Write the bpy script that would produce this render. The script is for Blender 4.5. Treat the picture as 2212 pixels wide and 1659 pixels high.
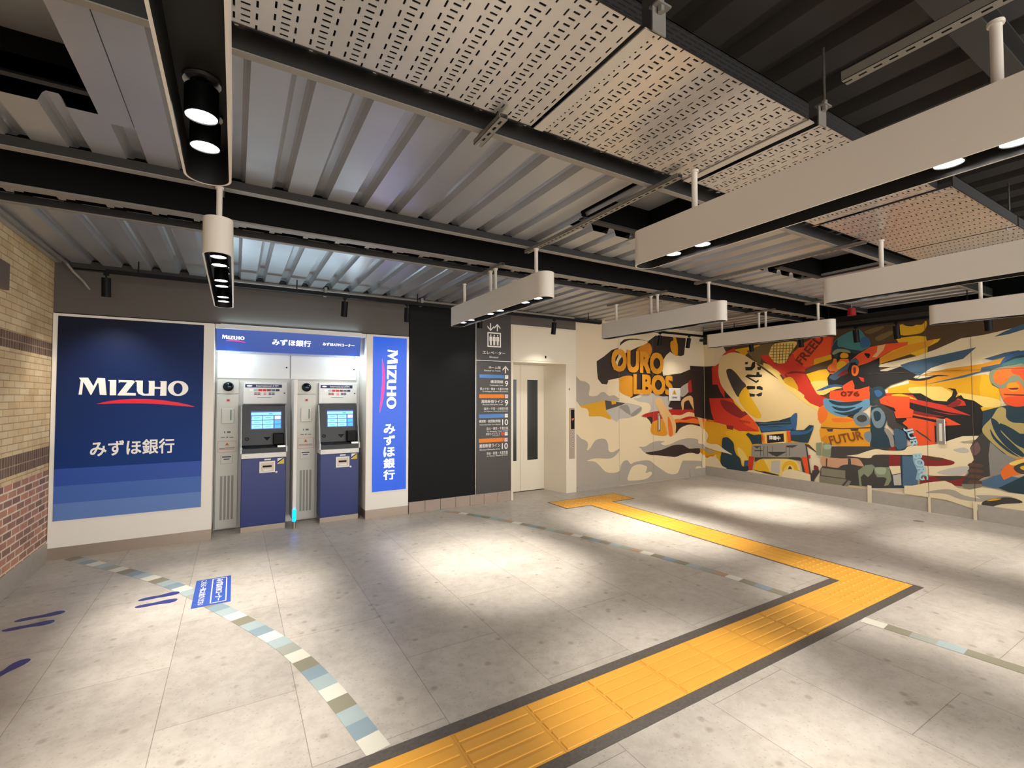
import bpy, math, random
from mathutils import Vector, Matrix
random.seed(7)
for o in list(bpy.data.objects): bpy.data.objects.remove(o)
sc = bpy.context.scene
COL = sc.collection

# ------------------------------------------------------------------ camera, world, exposure
F_PX, W_PX = 1010.0, 2212.0
CAM_H = 1.55
yaw = math.atan2(598, F_PX); pitch = math.atan2(28.5, F_PX)
cam_d = bpy.data.cameras.new('camera'); cam = bpy.data.objects.new('camera', cam_d); COL.objects.link(cam)
cam_d.sensor_fit = 'HORIZONTAL'; cam_d.sensor_width = 36; cam_d.lens = 36 * F_PX / W_PX
cam_d.clip_start = 0.05; cam_d.clip_end = 100
cam.location = (0, 0, CAM_H)
fw = Vector((math.sin(yaw) * math.cos(pitch), math.cos(yaw) * math.cos(pitch), math.sin(pitch)))
cam.rotation_euler = fw.to_track_quat('-Z', 'Y').to_euler()
sc.camera = cam
wd = bpy.data.worlds.new('world'); sc.world = wd; wd.use_nodes = True
bg = wd.node_tree.nodes['Background']; bg.inputs[0].default_value = (1.0, 0.98, 0.96, 1); bg.inputs[1].default_value = 2.8
vs = sc.view_settings; vs.view_transform = 'Standard'; vs.look = 'None'; vs.gamma = 1; vs.use_curve_mapping = False
vs.exposure = 0.62
LAMP_W = 82.0          # watts of one pendant spotlight
LAMP_C = (1.0, 0.95, 0.87)

# ------------------------------------------------------------------ helpers
def lin(c):
    c = c.lstrip('#')
    v = [int(c[i:i + 2], 16) / 255 for i in (0, 2, 4)]
    return tuple(x / 12.92 if x <= .04045 else ((x + .055) / 1.055) ** 2.4 for x in v) + (1,)

def mat(name, col, rough=.55, metal=0.0, noise=0.0, nscale=8.0, emit=None, estr=0.0, spec=None, bump=0.0):
    m = bpy.data.materials.new(name); m.use_nodes = True
    nt = m.node_tree; b = nt.nodes['Principled BSDF']
    c = lin(col) if isinstance(col, str) else tuple(col)
    b.inputs['Base Color'].default_value = c
    b.inputs['Roughness'].default_value = rough; b.inputs['Metallic'].default_value = metal
    if spec is not None: b.inputs['Specular IOR Level'].default_value = spec
    if noise > 0 or bump > 0:
        tc = nt.nodes.new('ShaderNodeTexCoord'); n = nt.nodes.new('ShaderNodeTexNoise')
        n.inputs['Scale'].default_value = nscale; n.inputs['Detail'].default_value = 4
        nt.links.new(tc.outputs['Object'], n.inputs['Vector'])
        if noise > 0:
            mx = nt.nodes.new('ShaderNodeMix'); mx.data_type = 'RGBA'
            mx.inputs['A'].default_value = tuple(max(0, x * (1 - noise)) for x in c[:3]) + (1,)
            mx.inputs['B'].default_value = tuple(min(1, x * (1 + noise)) for x in c[:3]) + (1,)
            nt.links.new(n.outputs['Fac'], mx.inputs['Factor']); nt.links.new(mx.outputs['Result'], b.inputs['Base Color'])
        if bump > 0:
            bp = nt.nodes.new('ShaderNodeBump'); bp.inputs['Strength'].default_value = bump; bp.inputs['Distance'].default_value = .01
            nt.links.new(n.outputs['Fac'], bp.inputs['Height']); nt.links.new(bp.outputs['Normal'], b.inputs['Normal'])
    if emit is not None:
        b.inputs['Emission Color'].default_value = lin(emit) if isinstance(emit, str) else tuple(emit)
        b.inputs['Emission Strength'].default_value = estr
    return m

_tcache = {}
BOLD = ((-1, -1), (1, -1), (1, 1), (-1, 1), (0, 0))
def text_geo(s, bold=0):
    if (s, bold) in _tcache: return _tcache[(s, bold)]
    cu = bpy.data.curves.new('glyphs', 'FONT'); cu.body = s; cu.size = 1.0; cu.resolution_u = 3
    ob = bpy.data.objects.new('glyphs', cu); COL.objects.link(ob)
    dg = bpy.context.evaluated_depsgraph_get()
    me = bpy.data.meshes.new_from_object(ob.evaluated_get(dg))
    v = [(p.co.x, p.co.y) for p in me.vertices]; f = [tuple(p.vertices) for p in me.polygons]
    bpy.data.objects.remove(ob); bpy.data.curves.remove(cu); bpy.data.meshes.remove(me)
    if bold:
        v0, f0 = v, f; v, f = [], []
        for dx, dy in BOLD:
            n = len(v); v += [(a + dx * bold, b + dy * bold) for a, b in v0]; f += [tuple(k + n for k in q) for q in f0]
    x0 = min(a for a, b in v); x1 = max(a for a, b in v); y0 = min(b for a, b in v); y1 = max(b for a, b in v)
    r = ([((a - x0) / (x1 - x0), (b - y0) / (y1 - y0)) for a, b in v], f, x1 - x0, y1 - y0, len(v) // (5 if bold else 1))
    _tcache[(s, bold)] = r
    return r

def catmull(p, n=4):
    out = []; L = len(p)
    for i in range(L):
        a, b, c, d = p[i - 1], p[i], p[(i + 1) % L], p[(i + 2) % L]
        for k in range(n):
            t = k / n
            out.append(tuple(.5 * (2 * b[j] + (c[j] - a[j]) * t + (2 * a[j] - 5 * b[j] + 4 * c[j] - d[j]) * t * t + (3 * b[j] - a[j] - 3 * c[j] + d[j]) * t ** 3) for j in range(2)))
    return out

def tri2(p):
    from mathutils.geometry import tessellate_polygon
    return tessellate_polygon([[Vector((a, b, 0)) for a, b in p]])

class MB:
    def __init__(s): s.v = []; s.f = []; s.m = []
    def add(s, vs_, fs, mi=0):
        n = len(s.v); s.v += [tuple(x) for x in vs_]; s.f += [tuple(k + n for k in q) for q in fs]; s.m += [mi] * len(fs)
        return s
    def box(s, x0, y0, z0, x1, y1, z1, mi=0):
        v = [(x, y, z) for z in (z0, z1) for y in (y0, y1) for x in (x0, x1)]
        return s.add(v, [(0, 2, 3, 1), (4, 5, 7, 6), (0, 1, 5, 4), (2, 6, 7, 3), (0, 4, 6, 2), (1, 3, 7, 5)], mi)
    def bev(s, x0, y0, z0, x1, y1, z1, r=.004, mi=0):        # box with chamfered edges
        v = []; 
        for sx in (0, 1):
            for sy in (0, 1):
                for sz in (0, 1):
                    X, Y, Z = (x1 if sx else x0), (y1 if sy else y0), (z1 if sz else z0)
                    dx, dy, dz = (-r if sx else r), (-r if sy else r), (-r if sz else r)
                    v += [(X, Y + dy, Z + dz), (X + dx, Y, Z + dz), (X + dx, Y + dy, Z)]
        I = lambda sx, sy, sz, a: ((sx * 2 + sy) * 2 + sz) * 3 + a
        f = []
        for sx in (0, 1): q = [I(sx, 0, 0, 0), I(sx, 1, 0, 0), I(sx, 1, 1, 0), I(sx, 0, 1, 0)]; f.append(tuple(q if sx else q[::-1]))
        for sy in (0, 1): q = [I(0, sy, 0, 1), I(1, sy, 0, 1), I(1, sy, 1, 1), I(0, sy, 1, 1)]; f.append(tuple(q[::-1] if sy else q))
        for sz in (0, 1): q = [I(0, 0, sz, 2), I(1, 0, sz, 2), I(1, 1, sz, 2), I(0, 1, sz, 2)]; f.append(tuple(q if sz else q[::-1]))
        for a in (0, 1):
            for b in (0, 1):
                f.append((I(a, b, 0, 0), I(a, b, 1, 0), I(a, b, 1, 1), I(a, b, 0, 1)))
                f.append((I(a, 0, b, 0), I(a, 1, b, 0), I(a, 1, b, 2), I(a, 0, b, 2)))
                f.append((I(0, a, b, 1), I(1, a, b, 1), I(1, a, b, 2), I(0, a, b, 2)))
                for c in (0, 1): f.append((I(a, b, c, 0), I(a, b, c, 1), I(a, b, c, 2)))
        return s.add(v, f, mi)
    def cyl(s, p0, p1, r, n=16, mi=0, r1=None, caps=True, mic=None):
        p0, p1 = Vector(p0), Vector(p1); d = (p1 - p0).normalized(); r1 = r if r1 is None else r1
        a = d.orthogonal().normalized(); b = d.cross(a)
        v = []
        for p, R in ((p0, r), (p1, r1)):
            for k in range(n):
                t = 2 * math.pi * k / n; v.append(p + a * R * math.cos(t) + b * R * math.sin(t))
        s.add(v, [(k, (k + 1) % n, n + (k + 1) % n, n + k) for k in range(n)], mi)
        if caps: s.add(v[:n], [tuple(range(n))[::-1]], mi if mic is None else mic); s.add(v[n:], [tuple(range(n))], mi)
        return s
    def ring(s, c, ax, r0, r1, h, n=20, mi=0):
        c = Vector(c); ax = Vector(ax).normalized(); a = ax.orthogonal().normalized(); b = ax.cross(a); v = []
        for R, hh in ((r0, 0), (r1, 0), (r1, h), (r0, h)):
            for k in range(n):
                t = 2 * math.pi * k / n; v.append(c + ax * hh + a * R * math.cos(t) + b * R * math.sin(t))
        f = []
        for j in range(4):
            for k in range(n): f.append((j * n + k, j * n + (k + 1) % n, ((j + 1) % 4) * n + (k + 1) % n, ((j + 1) % 4) * n + k))
        return s.add(v, f, mi)
    def tube(s, pts, r, n=8, mi=0):
        for a, b in zip(pts[:-1], pts[1:]): s.cyl(a, b, r, n, mi)
        return s
    def plate(s, pts, M, mi=0, th=0.0):                       # 2-D outline -> plane given by M(a, b, depth)
        t = tri2(pts)
        if not th: return s.add([M(a, b, 0) for a, b in pts], t, mi)
        n = len(pts); v = [M(a, b, 0) for a, b in pts] + [M(a, b, th) for a, b in pts]
        return s.add(v, [tuple(q) for q in t] + [tuple(k + n for k in q) for q in t] + [(k, (k + 1) % n, n + (k + 1) % n, n + k) for k in range(n)], mi)
    def text(s, txt, M, x0, y0, x1, y1, mi=0, bold=0, d=0.0, keep=None):
        g, f, w, h, nf = text_geo(txt, bold)
        if keep:                                              # keep='h' : natural width for the height, aligned right/left/centre
            ww = w / h * (y1 - y0); cx = {'l': x0 + ww / 2, 'r': x1 - ww / 2, 'c': (x0 + x1) / 2}[keep]; x0, x1 = cx - ww / 2, cx + ww / 2
        return s.add([M(x0 + a * (x1 - x0), y0 + b * (y1 - y0), d + (i // nf) * .00012) for i, (a, b) in enumerate(g)], f, mi)
    def build(s, name, mats, parent=None, smooth=False, loc=None):
        me = bpy.data.meshes.new(name)
        off = Vector((0, 0, 0))
        if parent is not None: off = WORLD[parent.name]
        elif loc is not None: off = Vector(loc)
        me.from_pydata([tuple(Vector(p) - off) for p in s.v], [], s.f)
        if not isinstance(mats, (list, tuple)): mats = [mats]
        for m in mats: me.materials.append(m)
        me.polygons.foreach_set('material_index', s.m)
        if smooth:
            me.polygons.foreach_set('use_smooth', [True] * len(me.polygons))
            try: me.set_sharp_from_angle(angle=math.radians(35))
            except Exception: pass
        me.update()
        o = bpy.data.objects.new(name, me); COL.objects.link(o)
        if parent is not None: o.parent = parent
        else: o.location = off
        WORLD[o.name] = off
        return o
WORLD = {}

def tag(o, label=None, cat=None, group=None, kind=None):
    if label: o['label'] = label
    if cat: o['category'] = cat
    if group: o['group'] = group
    if kind: o['kind'] = kind
    return o
def thing(name, label, cat, loc=(0, 0, 0), group=None):
    o = bpy.data.objects.new(name, None); COL.objects.link(o); o.location = loc; WORLD[o.name] = Vector(loc); o.empty_display_size = .1
    return tag(o, label, cat, group)
def struct(name, mb, mats, smooth=False, label=None):
    o = mb.build(name, mats, smooth=smooth); o['kind'] = 'structure'
    if label: o['label'] = label
    return o
def copy_tree(o, parent=None):
    c = o.copy(); COL.objects.link(c); WORLD[c.name] = WORLD.get(o.name, Vector((0, 0, 0)))
    if parent is not None: c.parent = parent
    for ch in list(o.children): copy_tree(ch, c)
    return c
BACK = lambda y: (lambda a, b, d: (a, y - d, b))              # plane facing the camera on the ATM wall
FLOOR = lambda z: (lambda a, b, d: (a, b, z + d))

# ------------------------------------------------------------------ materials
def floor_mat():
    m = bpy.data.materials.new('stone_tile'); m.use_nodes = True; nt = m.node_tree; b = nt.nodes['Principled BSDF']; L = nt.links.new
    tc = nt.nodes.new('ShaderNodeTexCoord'); mp = nt.nodes.new('ShaderNodeMapping')
    mp.inputs['Rotation'].default_value = (0, 0, math.radians(90)); mp.inputs['Location'].default_value = (.95, .3, 0)
    L(tc.outputs['Object'], mp.inputs['Vector'])
    br = nt.nodes.new('ShaderNodeTexBrick'); br.offset = .5; br.inputs['Scale'].default_value = 1
    br.inputs['Brick Width'].default_value = 1.2; br.inputs['Row Height'].default_value = .6; br.inputs['Mortar Size'].default_value = .0022; br.inputs['Mortar Smooth'].default_value = .3
    br.inputs['Color1'].default_value = (.90, .90, .90, 1); br.inputs['Color2'].default_value = (1, 1, 1, 1); br.inputs['Mortar'].default_value = (.52, .5, .47, 1)
    L(mp.outputs['Vector'], br.inputs['Vector'])
    def noise(sc_, det=5, rough=.6):
        n = nt.nodes.new('ShaderNodeTexNoise'); n.inputs['Scale'].default_value = sc_; n.inputs['Detail'].default_value = det; n.inputs['Roughness'].default_value = rough
        L(tc.outputs['Object'], n.inputs['Vector']); return n
    def ramp(src, stops):
        r = nt.nodes.new('ShaderNodeValToRGB'); L(src, r.inputs['Fac'])
        while len(r.color_ramp.elements) < len(stops): r.color_ramp.elements.new(.5)
        for e, (p, c) in zip(r.color_ramp.elements, stops): e.position = p; e.color = c
        return r.outputs['Color']
    def mul(a, c, f=1):
        x = nt.nodes.new('ShaderNodeMix'); x.data_type = 'RGBA'; x.blend_type = 'MULTIPLY'; x.inputs['Factor'].default_value = f
        L(a, x.inputs['A']); L(c, x.inputs['B']); return x.outputs['Result']
    base = ramp(noise(1.6, 6, .65).outputs['Fac'], [(.3, (.37, .333, .287, 1)), (.5, (.42, .38, .33, 1)), (.72, (.47, .43, .38, 1))])
    cloud = ramp(noise(11, 8, .75).outputs['Fac'], [(.34, (.72, .70, .67, 1)), (.58, (1, 1, 1, 1))])
    v = nt.nodes.new('ShaderNodeTexVoronoi'); v.inputs['Scale'].default_value = 38; L(tc.outputs['Object'], v.inputs['Vector'])
    speck = ramp(v.outputs['Distance'], [(.12, (.72, .69, .65, 1)), (.24, (1, 1, 1, 1))])
    v2 = nt.nodes.new('ShaderNodeTexVoronoi'); v2.inputs['Scale'].default_value = 7; L(tc.outputs['Object'], v2.inputs['Vector'])
    spot = ramp(v2.outputs['Distance'], [(.08, (.55, .51, .46, 1)), (.17, (1, 1, 1, 1))])
    c = mul(mul(mul(mul(base, cloud, .65), speck, .6), spot, .6), br.outputs['Color'])
    L(c, b.inputs['Base Color']); b.inputs['Roughness'].default_value = .42
    return m
def brick_mat(name, c1, c2, mort, bw, rh, ms, off=.5, c3=None, fac=.5, rot=False):
    m = bpy.data.materials.new(name); m.use_nodes = True; nt = m.node_tree; b = nt.nodes['Principled BSDF']; L = nt.links.new
    tc = nt.nodes.new('ShaderNodeTexCoord'); sx = nt.nodes.new('ShaderNodeSeparateXYZ'); cx = nt.nodes.new('ShaderNodeCombineXYZ')
    L(tc.outputs['Object'], sx.inputs[0]); L(sx.outputs['Y'], cx.inputs['X']); L(sx.outputs['Z'], cx.inputs['Y'])
    br = nt.nodes.new('ShaderNodeTexBrick'); br.offset = off; br.inputs['Scale'].default_value = 1; L(cx.outputs[0], br.inputs['Vector'])
    br.inputs['Brick Width'].default_value = bw; br.inputs['Row Height'].default_value = rh; br.inputs['Mortar Size'].default_value = ms
    br.inputs['Color1'].default_value = lin(c1); br.inputs['Color2'].default_value = lin(c2); br.inputs['Mortar'].default_value = lin(mort)
    n = nt.nodes.new('ShaderNodeTexNoise'); n.inputs['Scale'].default_value = 5; n.inputs['Detail'].default_value = 5; L(tc.outputs['Object'], n.inputs['Vector'])
    x = nt.nodes.new('ShaderNodeMix'); x.data_type = 'RGBA'; x.blend_type = 'MULTIPLY'; x.inputs['Factor'].default_value = .55
    r = nt.nodes.new('ShaderNodeValToRGB'); r.color_ramp.elements[0].position = .3; r.color_ramp.elements[0].color = (.6, .55, .5, 1); r.color_ramp.elements[1].position = .65; r.color_ramp.elements[1].color = (1, 1, 1, 1)
    L(n.outputs['Fac'], r.inputs['Fac']); L(br.outputs['Color'], x.inputs['A']); L(r.outputs['Color'], x.inputs['B']); L(x.outputs['Result'], b.inputs['Base Color'])
    bp = nt.nodes.new('ShaderNodeBump'); bp.inputs['Strength'].default_value = .5; bp.inputs['Distance'].default_value = .004; bp.invert = True
    L(br.outputs['Fac'], bp.inputs['Height']); L(bp.outputs['Normal'], b.inputs['Normal'])
    b.inputs['Roughness'].default_value = .8
    return m
def perf_mat():                                              # sheet metal punched with rows of slots
    m = mat('perforated_sheet', '#cbc6be', .30, .6)
    nt = m.node_tree; L = nt.links.new; b = nt.nodes['Principled BSDF']
    tc = nt.nodes.new('ShaderNodeTexCoord'); sx = nt.nodes.new('ShaderNodeSeparateXYZ'); L(tc.outputs['Object'], sx.inputs[0])
    def mth(op, a, bb=None):
        n = nt.nodes.new('ShaderNodeMath'); n.operation = op
        for i, v in enumerate((a, bb)):
            if v is None: continue
            if isinstance(v, (int, float)): n.inputs[i].default_value = v
            else: L(v, n.inputs[i])
        return n.outputs[0]
    def slot(px, x0, wx, py, y0, wy):
        fx = mth('ABSOLUTE', mth('SUBTRACT', mth('MULTIPLY', mth('FRACT', mth('DIVIDE', mth('ADD', sx.outputs['X'], px * 100 - x0), px)), px), px / 2))
        fy = mth('ABSOLUTE', mth('SUBTRACT', mth('MULTIPLY', mth('FRACT', mth('DIVIDE', mth('ADD', sx.outputs['Y'], py * 100 - y0), py)), py), py / 2))
        return mth('MULTIPLY', mth('LESS_THAN', fx, wx / 2), mth('LESS_THAN', fy, wy / 2))
    P = .118
    s1 = slot(P, .002, .007, .057, 0, .031)
    s2 = slot(P, .035, .027, .0285, .0, .0085)
    s3 = slot(P, .068, .007, .057, .0285, .031)
    mask = mth('MAXIMUM', mth('MAXIMUM', s1, s2), s3)
    tr = nt.nodes.new('ShaderNodeBsdfTransparent'); mx = nt.nodes.new('ShaderNodeMixShader')
    L(mask, mx.inputs[0]); L(b.outputs[0], mx.inputs[1]); L(tr.outputs[0], mx.inputs[2]); L(mx.outputs[0], nt.nodes['Material Output'].inputs['Surface'])
    return m
M = dict(
    floor=floor_mat(),
    brick_y=brick_mat('cream_brick', '#e2cda4', '#d2b485', '#ac906a', .21, .056, .004),
    brick_s=brick_mat('dark_soldier_brick', '#7a5f50', '#5f493f', '#a8937a', .05, 1.0, .005, off=0),
    brick_r=brick_mat('red_brick', '#c98f76', '#86645a', '#e8d8be', .17, .062, .007),
    stone=mat('grey_stone', '#a39a8e', .6, noise=.12, nscale=14),
    deck=mat('galvanised_deck', '#b4b5b6', .33, .6, noise=.10, nscale=2.5),
    flange=mat('grey_paint_floor_lit', '#8b857b', .5, .1, noise=.05), beam=mat('grey_paint_shaded', '#272522', .6, .1, noise=.05),  # one grey paint: flange tone includes floor bounce, web tone includes shade
    shaded_web=mat('girder_paint_shaded', '#121212', .7, spec=.2),  # girder web, its lack of light put into the colour
    void=mat('unlit_void_black', '#070707', .95, spec=.1),  # black stands in for deep shade inside the ceiling gaps
    high=mat('high_deck_shaded', '#322e2a', .7, noise=.15),  # same decking, darkened in colour for the shade up there
    strut=mat('zinc_channel', '#8a857d', .45, .4),
    perf=perf_mat(), sheet=mat('plain_sheet_metal', '#cbc6be', .34, .5),
    lamp=mat('lamp_housing_white', '#ddd5c8', .45), blk=mat('satin_black', '#070707', .5, spec=.2), blk2=mat('lamp_interior', '#1a1918', .6),
    lens=mat('lit_lens', '#ffffff', .3, emit=(1, .97, .93, 1), estr=14),
    lens2=mat('track_lens', '#ffffff', .3, emit=(1, .95, .88, 1), estr=1.2),
    silver=mat('bright_metal', '#c0bcb4', .25, .9), steel=mat('brushed_steel', '#a8998a', .38, .75, noise=.05, nscale=3),
    white=mat('white_panel', '#e9e3d8', .45), atmwhite=mat('atm_white', '#dedcd6', .4), atmgrey=mat('atm_grey_panel', '#c6c3b8', .45),
    darkwall=mat('dark_brown_wall_paint', '#57504a', .6), black_panel=mat('black_wall_panel', '#0a0a0a', .6, spec=.2), sign_dark=mat('dark_sign_panel', '#37332f', .4),
    cream=mat('cream_panel', '#d8c8aa', .5), cream_door=mat('cream_door', '#ddd3be', .4),
    glass=mat('dark_glass', '#15120f', .12), glass_b=mat('green_black_glass', '#0f110d', .15),
    yellow=mat('tactile_yellow', '#cf942f', .5, noise=.08, nscale=3), seam=mat('seam', '#c08a3a', .7), border=mat('dark_terrazzo', '#4c453f', .5, noise=.6, nscale=55),
    ink=mat('white_lettering', '#f2efe8', .5), navy=mat('navy_panel', '#12266b', .35), 
)
def solid(n, c, r=.5, **k):
    if n not in M: M[n] = mat(n, c, r, **k)
    return M[n]

LOGO = [[(5, 180), (72, 181), (113, 98), (142, 181), (200, 178), (215, 10), (163, 12), (150, 131), (145, 130), (99, 11), (93, 11), (40, 135), (37, 135), (29, 14), (4, 14), (18, 157), (11, 166)], [(223, 161), (287, 162), (289, 9), (239, 8), (237, 150), (226, 152)], [(305, 163), (440, 161), (438, 150), (368, 34), (445, 31), (444, 6), (300, 7), (300, 16), (373, 140), (317, 142), (307, 131)], [(419, 161), (500, 160), (500, 42), (509, 25), (529, 24), (550, 27), (550, 146), (541, 158), (597, 159), (598, 97), (647, 95), (647, 148), (638, 157), (698, 158), (698, 5), (645, 5), (646, 75), (597, 76), (597, 5), (500, 6), (466, 24), (452, 54), (450, 144), (431, 150)]]
LOGO_O = ([(887, 83), (885, 62), (876, 43), (862, 26), (843, 13), (822, 4), (799, 2), (776, 4), (754, 12), (736, 25), (722, 42), (713, 61), (709, 82), (712, 103), (720, 122), (734, 139), (752, 152), (773, 161), (796, 164), (819, 161), (841, 154), (860, 141), (875, 124), (884, 105)], [(836, 82), (835, 66), (832, 52), (825, 39), (817, 30), (808, 24), (798, 22), (787, 24), (778, 29), (769, 39), (763, 51), (759, 66), (757, 81), (758, 96), (762, 111), (768, 123), (776, 133), (785, 139), (796, 141), (806, 139), (816, 133), (824, 124), (831, 112), (835, 97)])
SWOOSH = [(138, -77), (223, -53), (313, -36), (430, -28), (549, -30), (671, -43), (797, -67), (875, -87), (948, -112), (927, -114), (849, -107), (722, -92), (598, -80), (478, -74), (360, -73), (268, -74), (201, -78)]

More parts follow.
